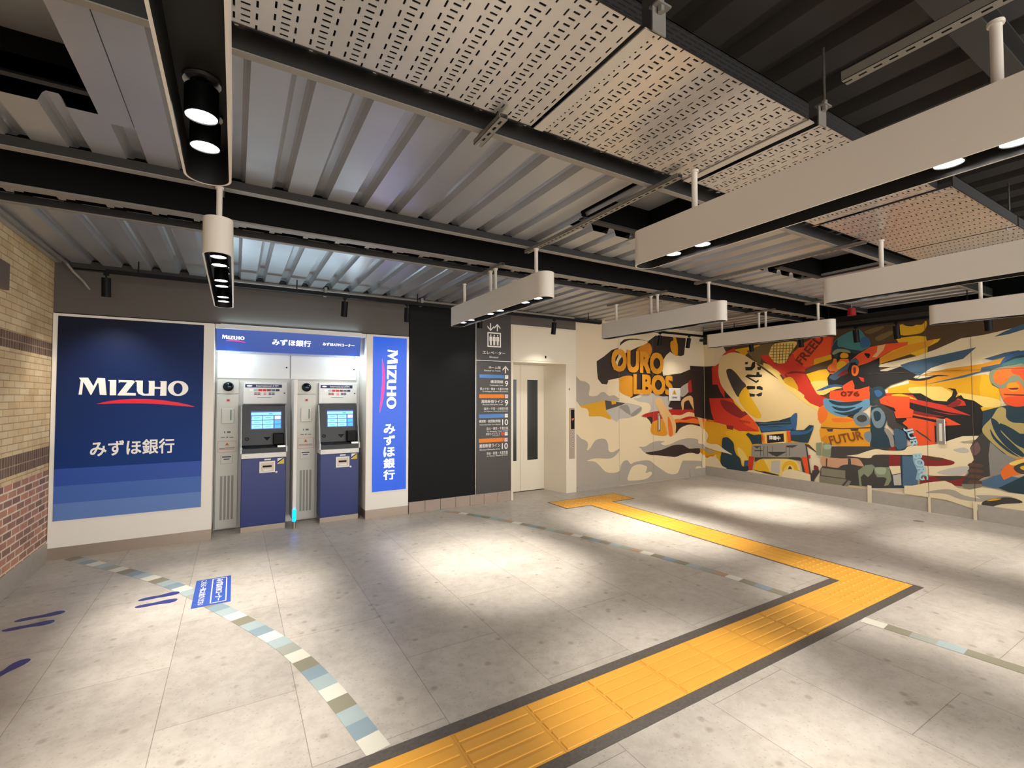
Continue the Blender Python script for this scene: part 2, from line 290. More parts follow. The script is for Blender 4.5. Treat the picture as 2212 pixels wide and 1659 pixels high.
MURAL = """
grey 1 4786 1914 4917 1834 5050 1805 5125 1753 5131 1690 5117 1579 5281 1574 5380 1633 5464 1633 5535 1585 5680 1591 5797 1531 5767 1476 5449 1488 5062 1416 4784 1408
dark 0 5285 2161 5455 2254 5628 2372 5805 2425 5835 2516 5926 2577 6078 2598 6234 2608 6520 2580 6719 2733 7058 2756 7555 2778 7534 2568 7494 2370 7404 2342 7226 2358 7105 2412 7001 2347 6914 2249 6878 2082 6910 1953 7399 2013 7766 2122 7784 2073 8110 2171 8031 2068 8321 2121 8317 1861 8308 1146 7862 1131 6702 1332 6575 1680 6068 1530 6041 1899 5770 1883 5566 1846 5508 1769 5395 1778 5311 1862 5291 1990
cream 0 6288 1837 6481 1955 6760 2055 6896 2177 7001 2371 7105 2412 7226 2358 7494 2370 7570 2570 7774 2607 8328 2628 8321 2121 8030 2061 8110 2171 7917 2127 7765 2073 7748 2115 7399 2013 7151 1977 6910 1965 6512 1910
orange 1 5770 1773 5815 1895 6072 1934 6148 1857 6130 1631 6068 1553 5813 1641
orange2 1 6216 2402 6520 2545 6616 2446 6582 2328 6467 2185 6324 2179 6246 2244
dark 0 5686 2375 5864 2428 6232 2403 6228 2017 5771 1960 5655 2110
cream 1 5805 2447 6063 2574 6520 2568 6169 2422 5984 2345 5863 2262 5788 2181 5758 2103 5669 2023 5699 2134 5789 2292 5775 2379
orange 1 7125 2605 7301 2615 7315 2362 7226 2358 7131 2449
orange 0 7179 2753 7267 2759 7301 2615 7212 2610
cream 1 5566 1846 5770 1872 5799 1784 5813 1641 6037 1530 5827 1520 5680 1585 5535 1585 5537 1802
lgrey 1 5505 1315 5766 1377 6037 1475 6160 1530 6285 1541 6477 1633 6705 1611 6871 1565 7041 1565 7109 1493 7039 1375 7142 1326 6602 1218 6536 1173 5619 1194
dark 1 7377 1734 7762 1862 7952 1940 7931 1815 7684 1639 7463 1541 7392 1541
grey 1 7377 1722 7614 1835 7650 1811 7611 1651 7410 1553
red3 1 7614 1847 7781 1887 7797 1714 7629 1639
yellow2 0 4784 1391 5062 1430 5463 1496 5504 1286 5604 1208 5604 1165 5115 1219 5034 1367
grey3 0 5463 1496 5946 1445 5855 1412 5490 1329
yellow2 0 5607 1496 5723 1479 5715 1435 5620 1420
lgrey 0 5490 1329 5796 1391 5961 1445 6221 1420 6330 1340 6282 1261 6034 1188 5794 1171 5734 1118 5618 1175 5562 1285
grey2 1 5796 1380 5991 1411 6065 1243 5974 1267 5855 1335
grey2 1 6065 1243 6315 1374 6314 1306 6157 1207
cream 1 4784 1370 4954 1373 5061 1356 5108 1292 5121 1229 5363 1224 5561 1166 5734 1118 5853 1170 6065 1187 6282 1261 6346 1329 6284 1397 5946 1456 5767 1512 6068 1533 6284 1465 6507 1441 6571 1360 6521 1280 6313 1204 6504 1154 6583 1037 6565 889 6695 837 7239 826 7312 955 7492 1022 7748 1014 8011 932 8148 882 8189 735 8159 633 8300 621 8285 -484 4776 -145
red2 1 6345 1204 6473 1258 6834 1287 6866 1134 6617 1094 6583 1049 6504 1166
dark 1 6472 1178 6601 1187 6600 1048 6536 1119
orange 1 6583 1049 6682 1115 6950 1132 6997 848 6696 849 6566 912
red2 1 7038 1307 7282 1316 7496 1313 7941 1307 8309 1285 8306 1051 7208 1054 7140 1175
cream2 1 7140 1211 7387 1206 7623 1263 7939 1183 7919 1146 7640 1177 7386 1134 7174 1115
orange3 1 7191 1114 7314 1135 7493 1107 7750 1137 7918 1084 7917 1022 7385 1073 7243 1053
dark 1 7225 1066 7898 1022 7954 971 7656 1017 7383 965 7240 862 7207 983
orange2 1 8107 1054 8307 1088 8300 621 8187 623 8131 731 8176 834 8049 930
tan 1 6670 1463 6754 1544 6854 1521 6937 1403 7140 1199 7242 1029 7205 840 7031 835 6932 1062 6784 1299
orange3 1 7019 1178 7121 1057 7152 842 7049 834
tan 1 7609 1532 7757 1532 7924 1457 8094 1280 8137 1118 8105 929 7973 946 7863 1160 7698 1384
tan 1 7424 1314 7399 1460 7500 1544 7665 1581 7738 1507 7553 1483 7480 1435 7460 1314
orange3 1 7868 1457 8017 1281 8107 1054 8068 917 7995 1157
grey 1 4781 877 4952 859 5058 812 5085 758 5064 665 5139 703 5235 814 5360 845 5473 824 5529 735 5542 627 5643 600 5789 646 5745 572 5584 495 5247 518 5056 489 5219 467 5329 396 5468 278 5640 243 5786 264 5816 349 5876 421 5981 436 6057 364 6149 391 6399 407 6543 386 6689 295 6854 202 7022 118 7194 92 7300 131 7409 314 7517 325 7904 292 8056 256 8094 140 8104 -220 8100 -519 4776 -145
cream 1 5978 94 6025 222 6102 316 6272 343 6430 303 6461 266 6429 178 6541 192 6589 154 6508 92 6364 65 6145 68
cream 1 7789 140 7827 186 7922 186 8054 145 8054 120 7902 119
grey 1 6260 658 6418 656 6580 716 6727 738 6928 722 6826 692 6927 652 7098 667 7273 717 7487 750 7707 746 7874 714 7892 639 8082 604 8186 536 8299 510 8298 461 8142 470 7946 524 7740 548 7521 572 7131 582 6775 555 6433 541 6307 628
dark 1 6417 542 6610 553 6858 574 7132 635 7307 644 7449 625 7611 555 7928 538 7926 451 7850 431 7665 467 7447 456 7233 416 7060 433 6724 477 6561 493
orange2 1 7947 537 8128 468 8298 449 8297 399 8140 333 8039 395 7945 462
brown 0 8467 2647 9076 2762 9898 2779 10721 2739 11562 2746 12079 2782 12643 2846 12633 2410 12068 2248 11600 2105 11064 1942 10424 518 9228 1201
dark 0 8460 2161 8692 1884 8871 1188 8384 1081 7782 1168 7662 2167
red 0 8274 2136 8381 2179 8448 2214 8423 2000 8475 1803 8548 1686 8546 1531 8451 1668 8398 1796 8286 1798
yellow2 1 8749 2443 9002 2467 9270 2488 9010 2346 8970 2303 8851 2396
red 0 8493 2348 8591 2418 8770 2479 8790 2401 8622 2377
yellow 0 8585 1178 8878 1705 9237 1783 9730 1850 10025 1535 10302 1240 10156 785 9712 746 8468 -73 8275 622
yellow2 0 8060 1064 8323 1062 8565 998 8973 917 9228 893 9117 523 9114 321 8897 233 8437 452 8013 356
yellow 1 8563 891 8973 917 9077 671 9073 417 8898 294 8744 505 8723 692
lyellow 1 8813 616 8923 544 8988 448 9008 390 8943 372 8908 275 8877 395 8811 491
red 0 8204 1532 8713 1532 9285 1275 9395 1120 9169 1110 9229 933 8840 919 8565 1019 8323 1062 8251 1245
dred 1 8464 1500 8757 1428 8957 1286 9086 1228 8911 1161 8708 1216 8522 1339
orangered 0 8843 1137 9086 1279 9275 1274 9355 1138 9190 1101 9229 933 8975 1040
dred 0 8577 1020 8728 1007 8715 932 8588 946
yellow 0 8713 1532 9090 1533 9306 1275 9087 1289 8912 1285 8757 1428
lyellow 1 8847 1397 8936 1378 9055 1299 8957 1296
cream2 1 8492 2299 8590 2370 8707 2399 8850 2377 9009 2300 9143 2207 9311 2115 9490 1973 9645 1827 9844 1669 10043 1517 10306 1302 10621 1003 10718 743 10777 297 10637 -30 10357 -4 10328 466 9992 837 9665 940 9400 790 9127 1132 8694 1532 8548 1686 8464 1823 8423 2000 8436 2196
dgrey 1 8597 2070 8681 2090 8784 2013 8903 1868 8991 1745 8848 1551 8738 1683 8657 1847 8606 1973
yellow 1 8991 1745 9095 1532 9270 1236 9184 1170 8975 1310 8838 1541
brown 0 9181 2168 9237 2156 9490 1955 9662 1818 9645 1819 9418 1976 9218 2121
black 0 8978 2200 9037 2196 9026 2155 8977 2153
black 0 8977 2107 9084 2101 9124 2190 9172 2196 9170 2096 9102 2036 8985 2041
black 0 9208 2094 9283 2090 9273 2036 9217 2039
black 0 8974 1931 9024 1970 9187 1950 9197 2004 9244 2002 9253 1956 9299 1954 9289 1910 9042 1919 9185 1841 9233 1867 9232 1830 9185 1805
black 0 8991 1736 9020 1758 9165 1750 9164 1696 9019 1689
black 0 9193 1745 9259 1753 9305 1721 9304 1676 9192 1696
black 0 9048 1624 9163 1605 9152 1560 9066 1560
black 0 9172 1596 9294 1640 9284 1577 9228 1560
olive 0 9011 2401 9298 2485 9498 2501 9423 2295 9314 2304 9265 2163 9144 2225
lyellow 1 9498 2466 9604 2490 9907 2477 9788 2284 9701 2135 9528 2155 9423 2242 9442 2347
olive 0 9516 2490 9528 2489 9502 2148 9489 2149
olive 0 9570 2485 9583 2484 9556 2145 9544 2145
olive 0 9624 2480 9637 2478 9610 2141 9598 2142
olive 0 9678 2474 9690 2473 9664 2138 9652 2139
olive 0 9730 2469 9742 2468 9717 2135 9705 2135
olive 0 9783 2464 9794 2463 9769 2131 9757 2132
olive 0 9834 2459 9846 2458 9820 2128 9809 2129
olive 0 9453 2452 9857 2431 9857 2421 9453 2442
olive 0 9452 2403 9856 2384 9856 2373 9452 2392
olive 0 9451 2353 9855 2336 9855 2326 9451 2343
olive 0 9451 2304 9854 2289 9854 2279 9450 2293
olive 0 9450 2254 9854 2241 9853 2231 9450 2243
olive 0 9449 2205 9853 2194 9853 2184 9449 2194
lyellow 1 9339 2158 9596 2038 9647 1948 9595 1951 9509 2060 9357 2104
lyellow 1 9311 2133 9526 2041 9646 1879 9695 1774 9507 1937
red 0 9277 2307 9423 2295 9545 2128 9718 2134 9838 2297 10019 2449 10199 2529 10473 2499 10425 2233 10192 2080 10043 1989 9880 1854 9680 1886 9596 1994 9509 2060 9313 2214
orangered 0 9838 2297 10019 2449 10207 2536 10444 2494 10410 2218 10169 2073 10028 2048 9893 2140
dred 0 9698 1946 9816 1992 10043 1973 9977 1867 9847 1821 9714 1877
red 0 9715 1945 9898 1954 10042 1931 10087 1831 10182 1534 10203 1421 10381 1384 10422 1266 10004 1542 9909 1668 9895 1803 9765 1892
yellow2 1 9671 1852 9798 1891 9895 1769 9909 1668 9762 1738
lyellow 1 9594 1864 9762 1747 9893 1677 10051 1551 10233 1397 10421 1218 10080 1419 9778 1653
brown 0 10026 2007 10167 2073 10436 2153 10457 2088 10383 2013 10279 1978 10048 1948
yellow2 0 10176 2171 10430 2225 10436 2153 10167 2073
yellow 0 10048 1931 10249 1987 10353 1998 10425 1899 10364 1790 10393 1741 10183 1648 10123 1780
lyellow 1 10124 1797 10365 1806 10407 1709 10280 1583 10167 1648
blue 0 10183 1648 10494 1794 10593 1791 10577 1714 10435 1677
lyellow 1 10213 1624 10450 1708 10577 1698 10449 1661 10302 1583
red 0 10031 1882 10108 1797 10212 1599 10360 1535 10357 1343 10102 1452 10010 1542
brown 0 10684 2661 10967 2638 11313 2577 11316 2412 11268 2338 10980 2315 10899 2406 10835 2489
olive 1 10888 2535 11092 2584 11128 2557 10964 2489
olive 1 11026 2430 11212 2503 11235 2457 11075 2373
yellow 1 11319 2576 11517 2549 11572 2549 11611 2592 11621 2536 11587 2457 11515 2424 11328 2432
dgrey 1 11366 2584 11501 2566 11467 2535 11388 2553
yellow 0 11269 2388 11514 2397 11607 2379 11616 2316 11764 2335 11732 2291 11625 2233 11619 2152 11509 2112 11437 2152 11069 2035 11071 2123 11325 2275
orange 0 11071 2123 11411 2281 11518 2299 11712 2334 11625 2233 11415 2154 11069 2035
cream 0 11044 2021 11509 2119 11709 2192 11965 2313 12183 2334 12590 2418 12583 2109 12364 2035 12176 2030 12007 2016 11809 2003 11598 1934 11503 1814 11320 1984 11190 1984 11043 1992
blue2 0 11422 2042 11785 2116 12110 2185 12063 2134 11979 2045 11783 1994 11654 1935 11534 1849 11411 1845 11316 2005
cream 0 11534 1849 11654 1944 11808 2001 11979 2045 12158 2041 12168 1970 11819 1927 11653 1885
blue2 0 12274 2299 12356 2351 12534 2432 12532 2359 12397 2316
blue2 0 12175 2032 12361 2094 12476 2114 12527 2095 12525 2022 12360 2041 12252 2011
orange 0 11541 1848 11819 1927 12168 1970 12360 2034 12348 1959 12155 1924 12138 1879 11992 1830 11803 1773 11558 1713 11409 1742 11411 1819 11492 1791 11652 1827 11842 1828 11748 1848
yellow2 0 11558 1713 11816 1772 12182 1838 12226 1821 12245 1675 12309 1659 12314 1357 11707 1340 11412 1502 11163 1536 11166 1677 11409 1742
yellow 0 12148 1832 12220 1829 12229 1706 12299 1659 12315 1395 12144 1391 12127 1662
lyellow 1 11408 1682 11714 1693 11789 1667 11897 1569 11954 1426 11710 1504 11488 1570
lyellow 1 11921 1601 12076 1579 12294 1519 12293 1429 12147 1426 12133 1426 12027 1424 11982 1507
blue2 0 12150 1925 12348 1967 12357 1898 12238 1882 12137 1863 11962 1800 11558 1713 11778 1774 12022 1845 12143 1879
black 1 11411 1845 11493 1808 11586 1813 11730 1849 11842 1828 11729 1833 11586 1780 11438 1784 11341 1830
black 0 11814 1675 11899 1658 11916 1601 11897 1545 11933 1545 12073 1506 12156 1430 12071 1389 11858 1425 11810 1505 11861 1569 11874 1634
black 0 11119 1607 11537 1604 11673 1505 11806 1495 11952 1580 12027 1434 12132 1416 12146 1375 12277 1379 12173 1234 12141 1101 12110 1048 11941 1035 11845 975 11746 957 11435 909 11253 1077 11115 1419
red 0 11854 1442 11920 1538 11982 1496 11996 1444 11805 1420
red 0 11119 1607 11448 1582 11500 1515 11805 1441 11917 1380 12040 1316 11819 1324 11620 1373 11445 1425 11261 1468
orangered 0 11213 1444 11443 1369 11618 1296 11769 1258 11802 1281 11944 1192 11784 1173 11684 1168 11441 1245 11258 1341
orangered 0 11369 1276 11442 1268 11675 1179 11679 919 11505 881 11455 1011 11384 1107
dgrey 1 11439 1144 11492 1091 11595 1010 11645 948 11578 998 11491 1069
black 1 11166 1513 11355 1492 11620 1417 11820 1356 12024 1315 11819 1335 11620 1373 11444 1402 11260 1433
dred 1 11260 1422 11443 1369 11653 1319 11786 1291 11618 1285 11443 1324 11297 1377
black 1 11211 1352 11388 1311 11617 1263 11801 1217 11701 1212 11495 1259 11332 1286
yellow 1 11206 1583 11338 1594 11500 1515 11392 1537 11262 1548
dred 1 11805 1431 11919 1517 11950 1475 11886 1422
teal 1 10440 2343 10484 2434 10563 2496 10703 2558 10823 2574 10900 2459 10956 2392 10948 2296 10830 2239 10697 2273 10574 2331 10461 2317
blue 1 10840 2427 10900 2459 10956 2392 10942 2312 10864 2289 10826 2338
dblue 1 10439 2327 10520 2454 10532 2335 10698 2281 10831 2246 10803 2203 10601 2258 10489 2275
black 0 10438 2232 10503 2306 10670 2260 10764 2206 10961 2295 11071 2123 11044 2021 11079 1931 11165 1927 11320 1984 11504 1855 11373 1790 11197 1723 11111 1652 10975 1669 10937 1714 10820 1671 10590 1659 10578 1737 10479 1755 10378 1742 10366 1854 10440 1978 10458 2135
olive2 1 10445 2247 10518 2304 10657 2277 10697 2227 10559 2254 10473 2213
orange3 0 10384 2045 10442 2089 10465 2159 10501 2148 10514 2084 10557 2144 10668 2136 10693 2042 10596 1986 10511 1959 10454 1914 10381 1925 10411 1963 10368 1990
yellow 1 10514 2084 10598 2110 10639 2061 10582 2002 10512 1990
orange 1 10558 2207 10601 2242 10662 2214 10661 2160 10571 2159
dblue 1 10466 2214 10516 2226 10522 2170 10480 2165
dred 0 10382 1957 10483 1960 10468 1937 10396 1940
blue2 1 10395 1869 10511 1959 10667 2075 10722 2133 10815 2111 10787 2037 10679 1997 10595 1908 10481 1818
dred 1 10517 1896 10637 1976 10664 1920 10552 1871
orange3 1 10713 2010 10747 2039 10800 2005 10798 1914 10757 1870 10711 1903
dred 1 10733 1994 10766 2000 10765 1924 10738 1909
orangered 0 10715 2125 10803 2203 10961 2295 11148 2321 11412 2323 11406 2282 11206 2207 11071 2130 10918 2059 10793 2021 10814 2088 10769 2145
tan 0 11049 2301 11148 2314 11122 2236 11033 2133 10977 2144 11041 2213
black 1 10882 2204 10953 2191 10939 2132 10913 2142
orangered 0 10590 1659 10577 1722 10661 1782 10716 1811 10742 1734 10740 1657
red 0 10797 1861 10869 1836 10868 1776 10835 1792
orangered 0 10406 1654 10618 1659 10807 1672 10937 1714 10940 1536 10933 1461 10682 1428 10474 1440 10403 1471 10390 1566
dblue 1 10943 1670 11075 1712 11134 1609 11071 1463 10945 1432 10942 1610
blue 1 10999 1639 11062 1653 11098 1594 11035 1550
black 0 10694 2073 10761 2084 10800 2005 10918 2029 11046 2110 11069 2020 11016 1875 10913 1805 10876 1866 10811 1884 10757 1825 10676 1858 10651 1967
orange3 1 10713 2010 10747 2039 10800 2005 10798 1914 10757 1870 10711 1903
dred 1 10733 1994 10766 2000 10765 1924 10738 1909
red 0 10797 1861 10869 1836 10868 1776 10835 1792
orange 0 10228 1373 10309 1428 10443 1325 10701 1230 10944 1140 10946 825 10566 790 10434 800 10358 835 10259 848 10237 1018 10284 1150 10215 1190
orange3 1 10217 1319 10299 1407 10366 1302 10325 1183 10244 1137
skyblue 1 10301 1514 10389 1525 10578 1484 10759 1475 10917 1526 10932 1427 10845 1356 10702 1301 10611 1247 10499 1259 10385 1313 10318 1396
dblue 1 10389 1504 10578 1473 10847 1496 10705 1424 10521 1421 10426 1451
dblue 1 10426 1409 10576 1380 10758 1404 10631 1340 10501 1347
dblue 1 10443 1325 10575 1313 10703 1342 10846 1406 10756 1303 10611 1268
orange3 1 10441 1220 10701 1220 10718 1190 10572 1163 10441 1167
orange2 1 10260 891 10350 940 10347 792 10299 830
brown 0 10263 1074 10571 1070 10943 1111 10960 1092 10570 1054 10263 1052
dgrey 0 10342 1046 10438 1052 10428 1009 10361 1005
dgrey 0 10671 1070 10787 1077 10778 1041 10689 1036
dblue 0 10949 1408 11049 1419 11129 1343 11143 1228 11109 1110 11227 1002 11232 850 11356 862 11469 890 11488 754 11457 300 11221 261 10927 212 10929 823
dgrey 0 10405 776 10946 825 10996 810 11200 828 11189 255 10228 171 10242 408 10373 583
steel 1 10719 1251 10792 1324 10879 1316 10929 1239 10927 1159 10840 1110 10753 1141
dgrey 1 10764 1242 10826 1285 10886 1267 10894 1207 10833 1175 10781 1193
steel 1 10956 1338 11032 1399 11097 1362 11128 1246 11085 1118 11010 1105 10962 1200
dblue 1 10981 1319 11031 1350 11072 1303 11062 1224 11004 1202
steel 1 10856 1006 10942 1041 10939 893 10880 908
grey2 1 11108 1081 11157 1093 11211 1001 11224 850 11184 846 11162 959
dgrey 0 10950 1477 11051 1536 11131 1420 11233 1346 11254 1194 11361 1124 11236 1060 11150 1151 11145 1286 11049 1419
orangered 0 11059 1517 11134 1575 11414 1556 11411 1397 11319 1367 11195 1412 11075 1459
orangered 0 11233 1346 11411 1397 11456 1370 11439 1268 11255 1251
orangered 0 11324 1188 11363 1227 11498 1251 11495 1095 11421 1100
blue2 1 11229 1098 11344 1067 11372 938 11355 843 11262 815 11234 946
skyblue 0 11345 1095 11360 1096 11434 1035 11374 1050
olive2 0 10183 810 10269 828 10255 613 10185 616
olive2 0 10284 818 10415 819 10392 606 10265 614
lgreen 1 10298 788 10405 797 10385 732 10307 725
skin 1 10255 591 10431 600 10562 604 10761 627 10830 555 10829 515 10688 527 10560 501 10485 450 10341 453 10263 464
dgrey 0 10636 613 10672 617 10679 526 10634 520
brown 0 10324 578 10348 580 10341 453 10322 450
olive3 0 10252 420 10596 423 10594 300 10463 302 10250 302
olive3 0 10225 288 10593 290 10675 272 10628 183 10555 181 10223 181
dgrey 0 10536 178 10630 306 10648 298 10564 172
olive2 0 10767 446 10864 539 10950 559 10983 534 10947 431 10895 365 10845 407 10800 351 10815 213 10781 228
olive2 0 10974 523 11163 547 11169 481 11183 369 11142 286 11093 268 11127 380 11095 394 11013 382 10981 436
lgreen 1 10991 516 11114 531 11104 443 11014 431
dred 0 11160 825 11240 851 11245 728 11292 724 11289 582 11155 565
cream 0 11159 561 11289 582 11295 480 11193 446
lgrey 0 11200 438 11294 470 11299 311 11213 297
steelblue 0 11315 726 11428 729 11485 616 11479 313 11314 295
cream 1 10618 652 10763 687 10868 738 11004 791 11119 782 11324 802 11386 864 11505 884 11648 870 11644 636 11502 746 11353 740 11003 708 10935 656 10832 645 10691 649
cream 0 11388 860 11523 883 11679 919 11779 959 11877 1010 11957 1047 12110 1063 12109 1017 12033 1001 11932 972 11971 954 12048 961 12024 897 12059 757 12011 679 11994 584 11962 538 11787 513 11670 496 11515 496 11544 588 11520 750 11433 819
lgrey 1 11858 860 11970 902 12015 855 11953 828
lgrey 1 11688 542 11886 642 12011 658 11994 584 11884 527
dred 1 11520 750 11692 747 11839 721 11871 693 11806 653 11544 621
brown 1 11573 745 11759 744 11725 708 11624 707
dred 0 11515 462 11770 510 11978 540 12023 506 11928 398 11865 398 11802 441 11652 417 11504 339
dgrey 1 11670 474 11899 529 11962 517 11802 451
skyblue2 0 11432 752 11520 750 11527 652 11552 589 11533 498 11496 405 11461 421 11481 535 11439 663
dgrey 0 12141 1111 12212 995 12217 575 12137 543 12006 400 11929 429 12010 586 12011 679 12066 757 12024 897 12048 961
mauve 1 12031 898 12094 985 12121 886 12060 808
brownred 1 12027 712 12132 704 12132 674 12004 668
brownred 1 12026 640 12131 633 12130 603 12002 595
brownred 1 12024 567 12130 562 12129 532 12001 523
brownred 1 12023 495 12128 491 12127 460 11999 450
olive3 0 11929 429 12113 458 12127 420 12081 382 11959 382
dblue 0 12154 1376 12293 1429 12363 1450 12526 1443 12514 866 12446 840 12237 817 12212 995 12142 1151
khaki 1 12142 1151 12232 1297 12292 1419 12355 1410 12360 1302 12414 1245 12521 1231 12519 1125 12439 1120 12371 1145 12302 1220 12287 1180 12422 993 12515 924 12513 847 12432 799 12337 867 12198 1024
dblue 1 12225 1287 12289 1240 12314 1122 12409 991 12500 874 12473 842 12353 947 12258 1118
dblue 1 12215 1156 12270 1039 12380 911 12459 831 12352 898 12241 1037
dblue 1 12303 1230 12412 1167 12518 1058 12516 1000 12410 1069 12329 1143
greyw 0 12212 995 12323 866 12445 801 12305 666 12289 585 12203 573 12194 832
steelblue 0 12128 501 12289 605 12507 578 12505 444 12229 427 12127 440
dblue 0 12272 434 12508 626 12504 396 12369 401
orange3 0 12294 635 12334 709 12432 799 12513 847 12509 645 12400 601 12323 541 12303 587
lyellow 1 12376 754 12513 828 12512 789 12417 729
dgrey 1 12409 699 12444 743 12511 770 12509 645 12442 646
yellow 1 12464 716 12511 741 12510 684 12477 689
orange3 0 12299 1674 12318 1583 12349 1493 12411 1449 12518 1451 12525 1802 12354 1763
orange 1 12385 1717 12458 1723 12477 1656 12424 1612 12373 1658
orangered 1 12338 1508 12381 1553 12520 1553 12518 1451 12410 1442
dred 0 12340 1591 12521 1582 12520 1564 12350 1576
dred 1 12384 1658 12467 1664 12456 1642 12404 1642
blue 1 12316 1954 12371 2048 12486 2098 12532 2094 12529 1948 12411 1948 12326 1938
teal 1 12326 1938 12412 2007 12530 2029 12528 1933 12431 1947
dblue 1 12348 1967 12433 2036 12531 2051 12530 2029 12443 2013
olive2 1 12221 1837 12249 1889 12331 1922 12431 1939 12528 1933 12522 1655 12478 1737 12427 1731 12385 1717 12352 1658 12299 1667 12235 1736
orange3 1 12259 1827 12304 1894 12410 1911 12527 1897 12524 1729 12480 1803 12418 1813 12364 1733 12310 1704 12263 1751
orangered 1 12420 1895 12527 1897 12524 1743 12480 1811 12429 1835
cream 0 11332 312 11423 326 11600 399 11769 446 11834 424 11896 372 12005 369 12127 420 12229 417 12369 391 12504 396 12497 99 12120 116 11764 201 11330 199
grey 1 11563 251 11700 318 11848 342 11957 288 12109 275 12065 308 12227 337 12395 348 12297 310 12138 240 11925 231 11766 275
dgrey 1 12130 239 12269 315 12395 338 12475 295 12296 241 12195 181 12128 148
yellow2 1 12167 256 12226 297 12297 310 12254 282
dblue 0 8972 866 9016 899 9123 866 9269 886 9277 718 9141 706 9099 693 9036 799
dblue 0 9148 1109 9334 1108 9582 1148 9781 1213 9892 1283 9869 992 9778 987 9472 949 9270 916 9230 1013
blue 1 9781 1194 9892 1283 9869 1002 9833 1009
blue 0 9230 1013 9532 1030 9816 1083 9815 1008 9290 937
steelblue 0 9221 1083 9780 1128 9780 1119 9231 1071
steelblue 0 9230 1033 9798 1091 9798 1080 9240 1019
dblue 0 9778 987 9995 1009 10083 1097 10152 1091 10142 1027 10061 803 9938 802 9784 818
blue 1 9787 978 10038 994 10143 1082 10134 1027 10029 947 9795 913
orangered 0 9259 885 9290 888 9309 800 9297 690 9278 797
orangered 0 9712 983 9768 986 9784 799 9737 786
lyellow 0 9331 900 9608 957 9702 944 9700 773 9358 705 9329 801
dred 0 9366 883 9665 932 9672 790 9369 736
black 0 9386 879 9655 922 9662 789 9384 747
grey2 0 9088 671 9287 719 9718 775 9902 799 10009 799 10040 573 9934 552 9620 537 9221 474 9074 468
dgrey 0 9120 664 9266 677 9182 630
dgrey 0 9699 726 9901 753 9810 698 9717 699
dgrey 0 9140 596 9285 610 9285 590 9139 576
dgrey 0 9376 589 9716 623 9621 566 9543 519 9445 547
dgrey 0 9245 676 9254 676 9251 497 9243 496
dgrey 0 9307 681 9315 682 9312 504 9304 503
dgrey 0 9378 687 9386 688 9383 511 9375 511
dgrey 0 9468 695 9475 696 9473 521 9465 520
dgrey 0 9699 716 9706 717 9703 546 9696 545
dgrey 0 9755 721 9762 722 9759 552 9752 551
dgrey 0 9138 465 9934 552 9950 490 9714 509 9283 461 9136 384
red 0 9031 473 9127 474 9092 228 9006 216
orangered 0 9952 564 10040 573 10087 288 10009 305
red 0 10040 601 10092 606 10091 552 10048 547
dgrey 0 9933 534 9951 536 10009 305 9965 317
dgrey 0 10017 781 10035 783 10096 308 10148 360 10145 180 10085 170
yellow 0 9113 231 9147 366 9221 434 9424 467 9440 226 9218 225
lyellow 0 9303 453 9714 500 9879 481 9930 349 9615 193 9421 233
lgrey 0 9444 440 9600 468 9586 227 9431 244
yellow 1 9626 309 9666 428 9769 478 9860 442 9894 326 9840 328 9805 398 9731 398 9683 354 9654 274
brown 1 9740 361 9768 384 9795 340 9739 324
dgrey 0 9103 239 9259 230 9320 239 9567 215 9576 187 9400 201 9217 205
cream 0 8940 197 9113 231 9400 191 9615 193 9654 293 9767 337 9930 321 10087 288 10093 163 9595 171 9217 165
dblue 1 8490 736 8538 778 8620 778 8723 692 8744 568 8788 468 8855 413 8897 274 9007 298 9006 206 8829 183 8577 180 8459 261 8449 389 8474 499
blue2 0 8943 382 9019 401 9007 298 8930 278
cream 1 8023 909 8144 865 8181 779 8142 665 8243 629 8391 631 8535 548 8697 469 8557 486 8316 516 8140 554 8018 621
grey 1 8018 621 8140 532 8316 494 8215 451 8016 533
cream 1 8014 411 8137 344 8239 388 8363 369 8435 301 8482 232 8577 191 8433 151 8009 125
dred 1 10152 450 10212 426 10191 369 10141 384
dgrey 0 10096 172 10120 360 10212 393 10231 353 10158 235 10127 155
"""

# ------------------------------------------------------------------ setting: floor, walls, ceiling
XL, XR, YB = -1.52, 8.10, 6.10
fb = MB(); fb.box(XL - .3, -5.0, -.12, 13.0, 7.2, 0); struct('floor', fb, M['floor'])

# brick wall on the left: bands of different bricks, stone plinth
w = MB()
for z0, z1, mi in ((.17, .862, 2), (.862, .925, 0), (.925, 1.085, 1), (1.085, 1.935, 0), (1.935, 2.065, 1), (2.065, 3.4, 0)):
    w.box(XL - .25, -3.2, z0, XL, 6.3, z1, mi)
struct('wall_left', w, [M['brick_y'], M['brick_s'], M['brick_r']])
w = MB(); w.box(XL - .25, -3.2, 0, XL + .012, 6.08, .17); struct('baseboard_left', w, M['stone'])
# back wall: fascia above the cash machines, dark panels, lift front, mural part
w = MB()
w.box(XL, 6.115, 2.372, 2.005, 6.5, 3.4, 0)                    # fascia
w.box(XL, 6.56, 0, 2.005, 6.9, 3.4, 0)                         # behind the machines
w.box(2.012, 6.10, .15, 2.992, 6.5, 3.4, 1)                    # black panel
w.box(3.0, 6.104, .15, 3.585, 6.5, 3.4, 1)
w.box(3.585, 6.11, 2.665, 4.84, 6.5, 3.4, 0)                   # above the lift; beam shade put into its dark colour
w.box(4.84, 6.10, 0, XR + .3, 6.5, 3.4, 2)
w.box(3.5, 6.72, 0, 4.84, 6.9, 2.7, 0)
struct('wall_back', w, [M['darkwall'], M['black_panel'], M['cream']])
w = MB()
for k in range(7): w.bev(2.012 + k * .225, 6.088, 0, min(2.012 + (k + 1) * .225 - .004, 3.585), 6.2, .148, .002)
struct('baseboard_back', w, solid('plinth_tile', '#a08e80', .5, noise=.1, nscale=6))
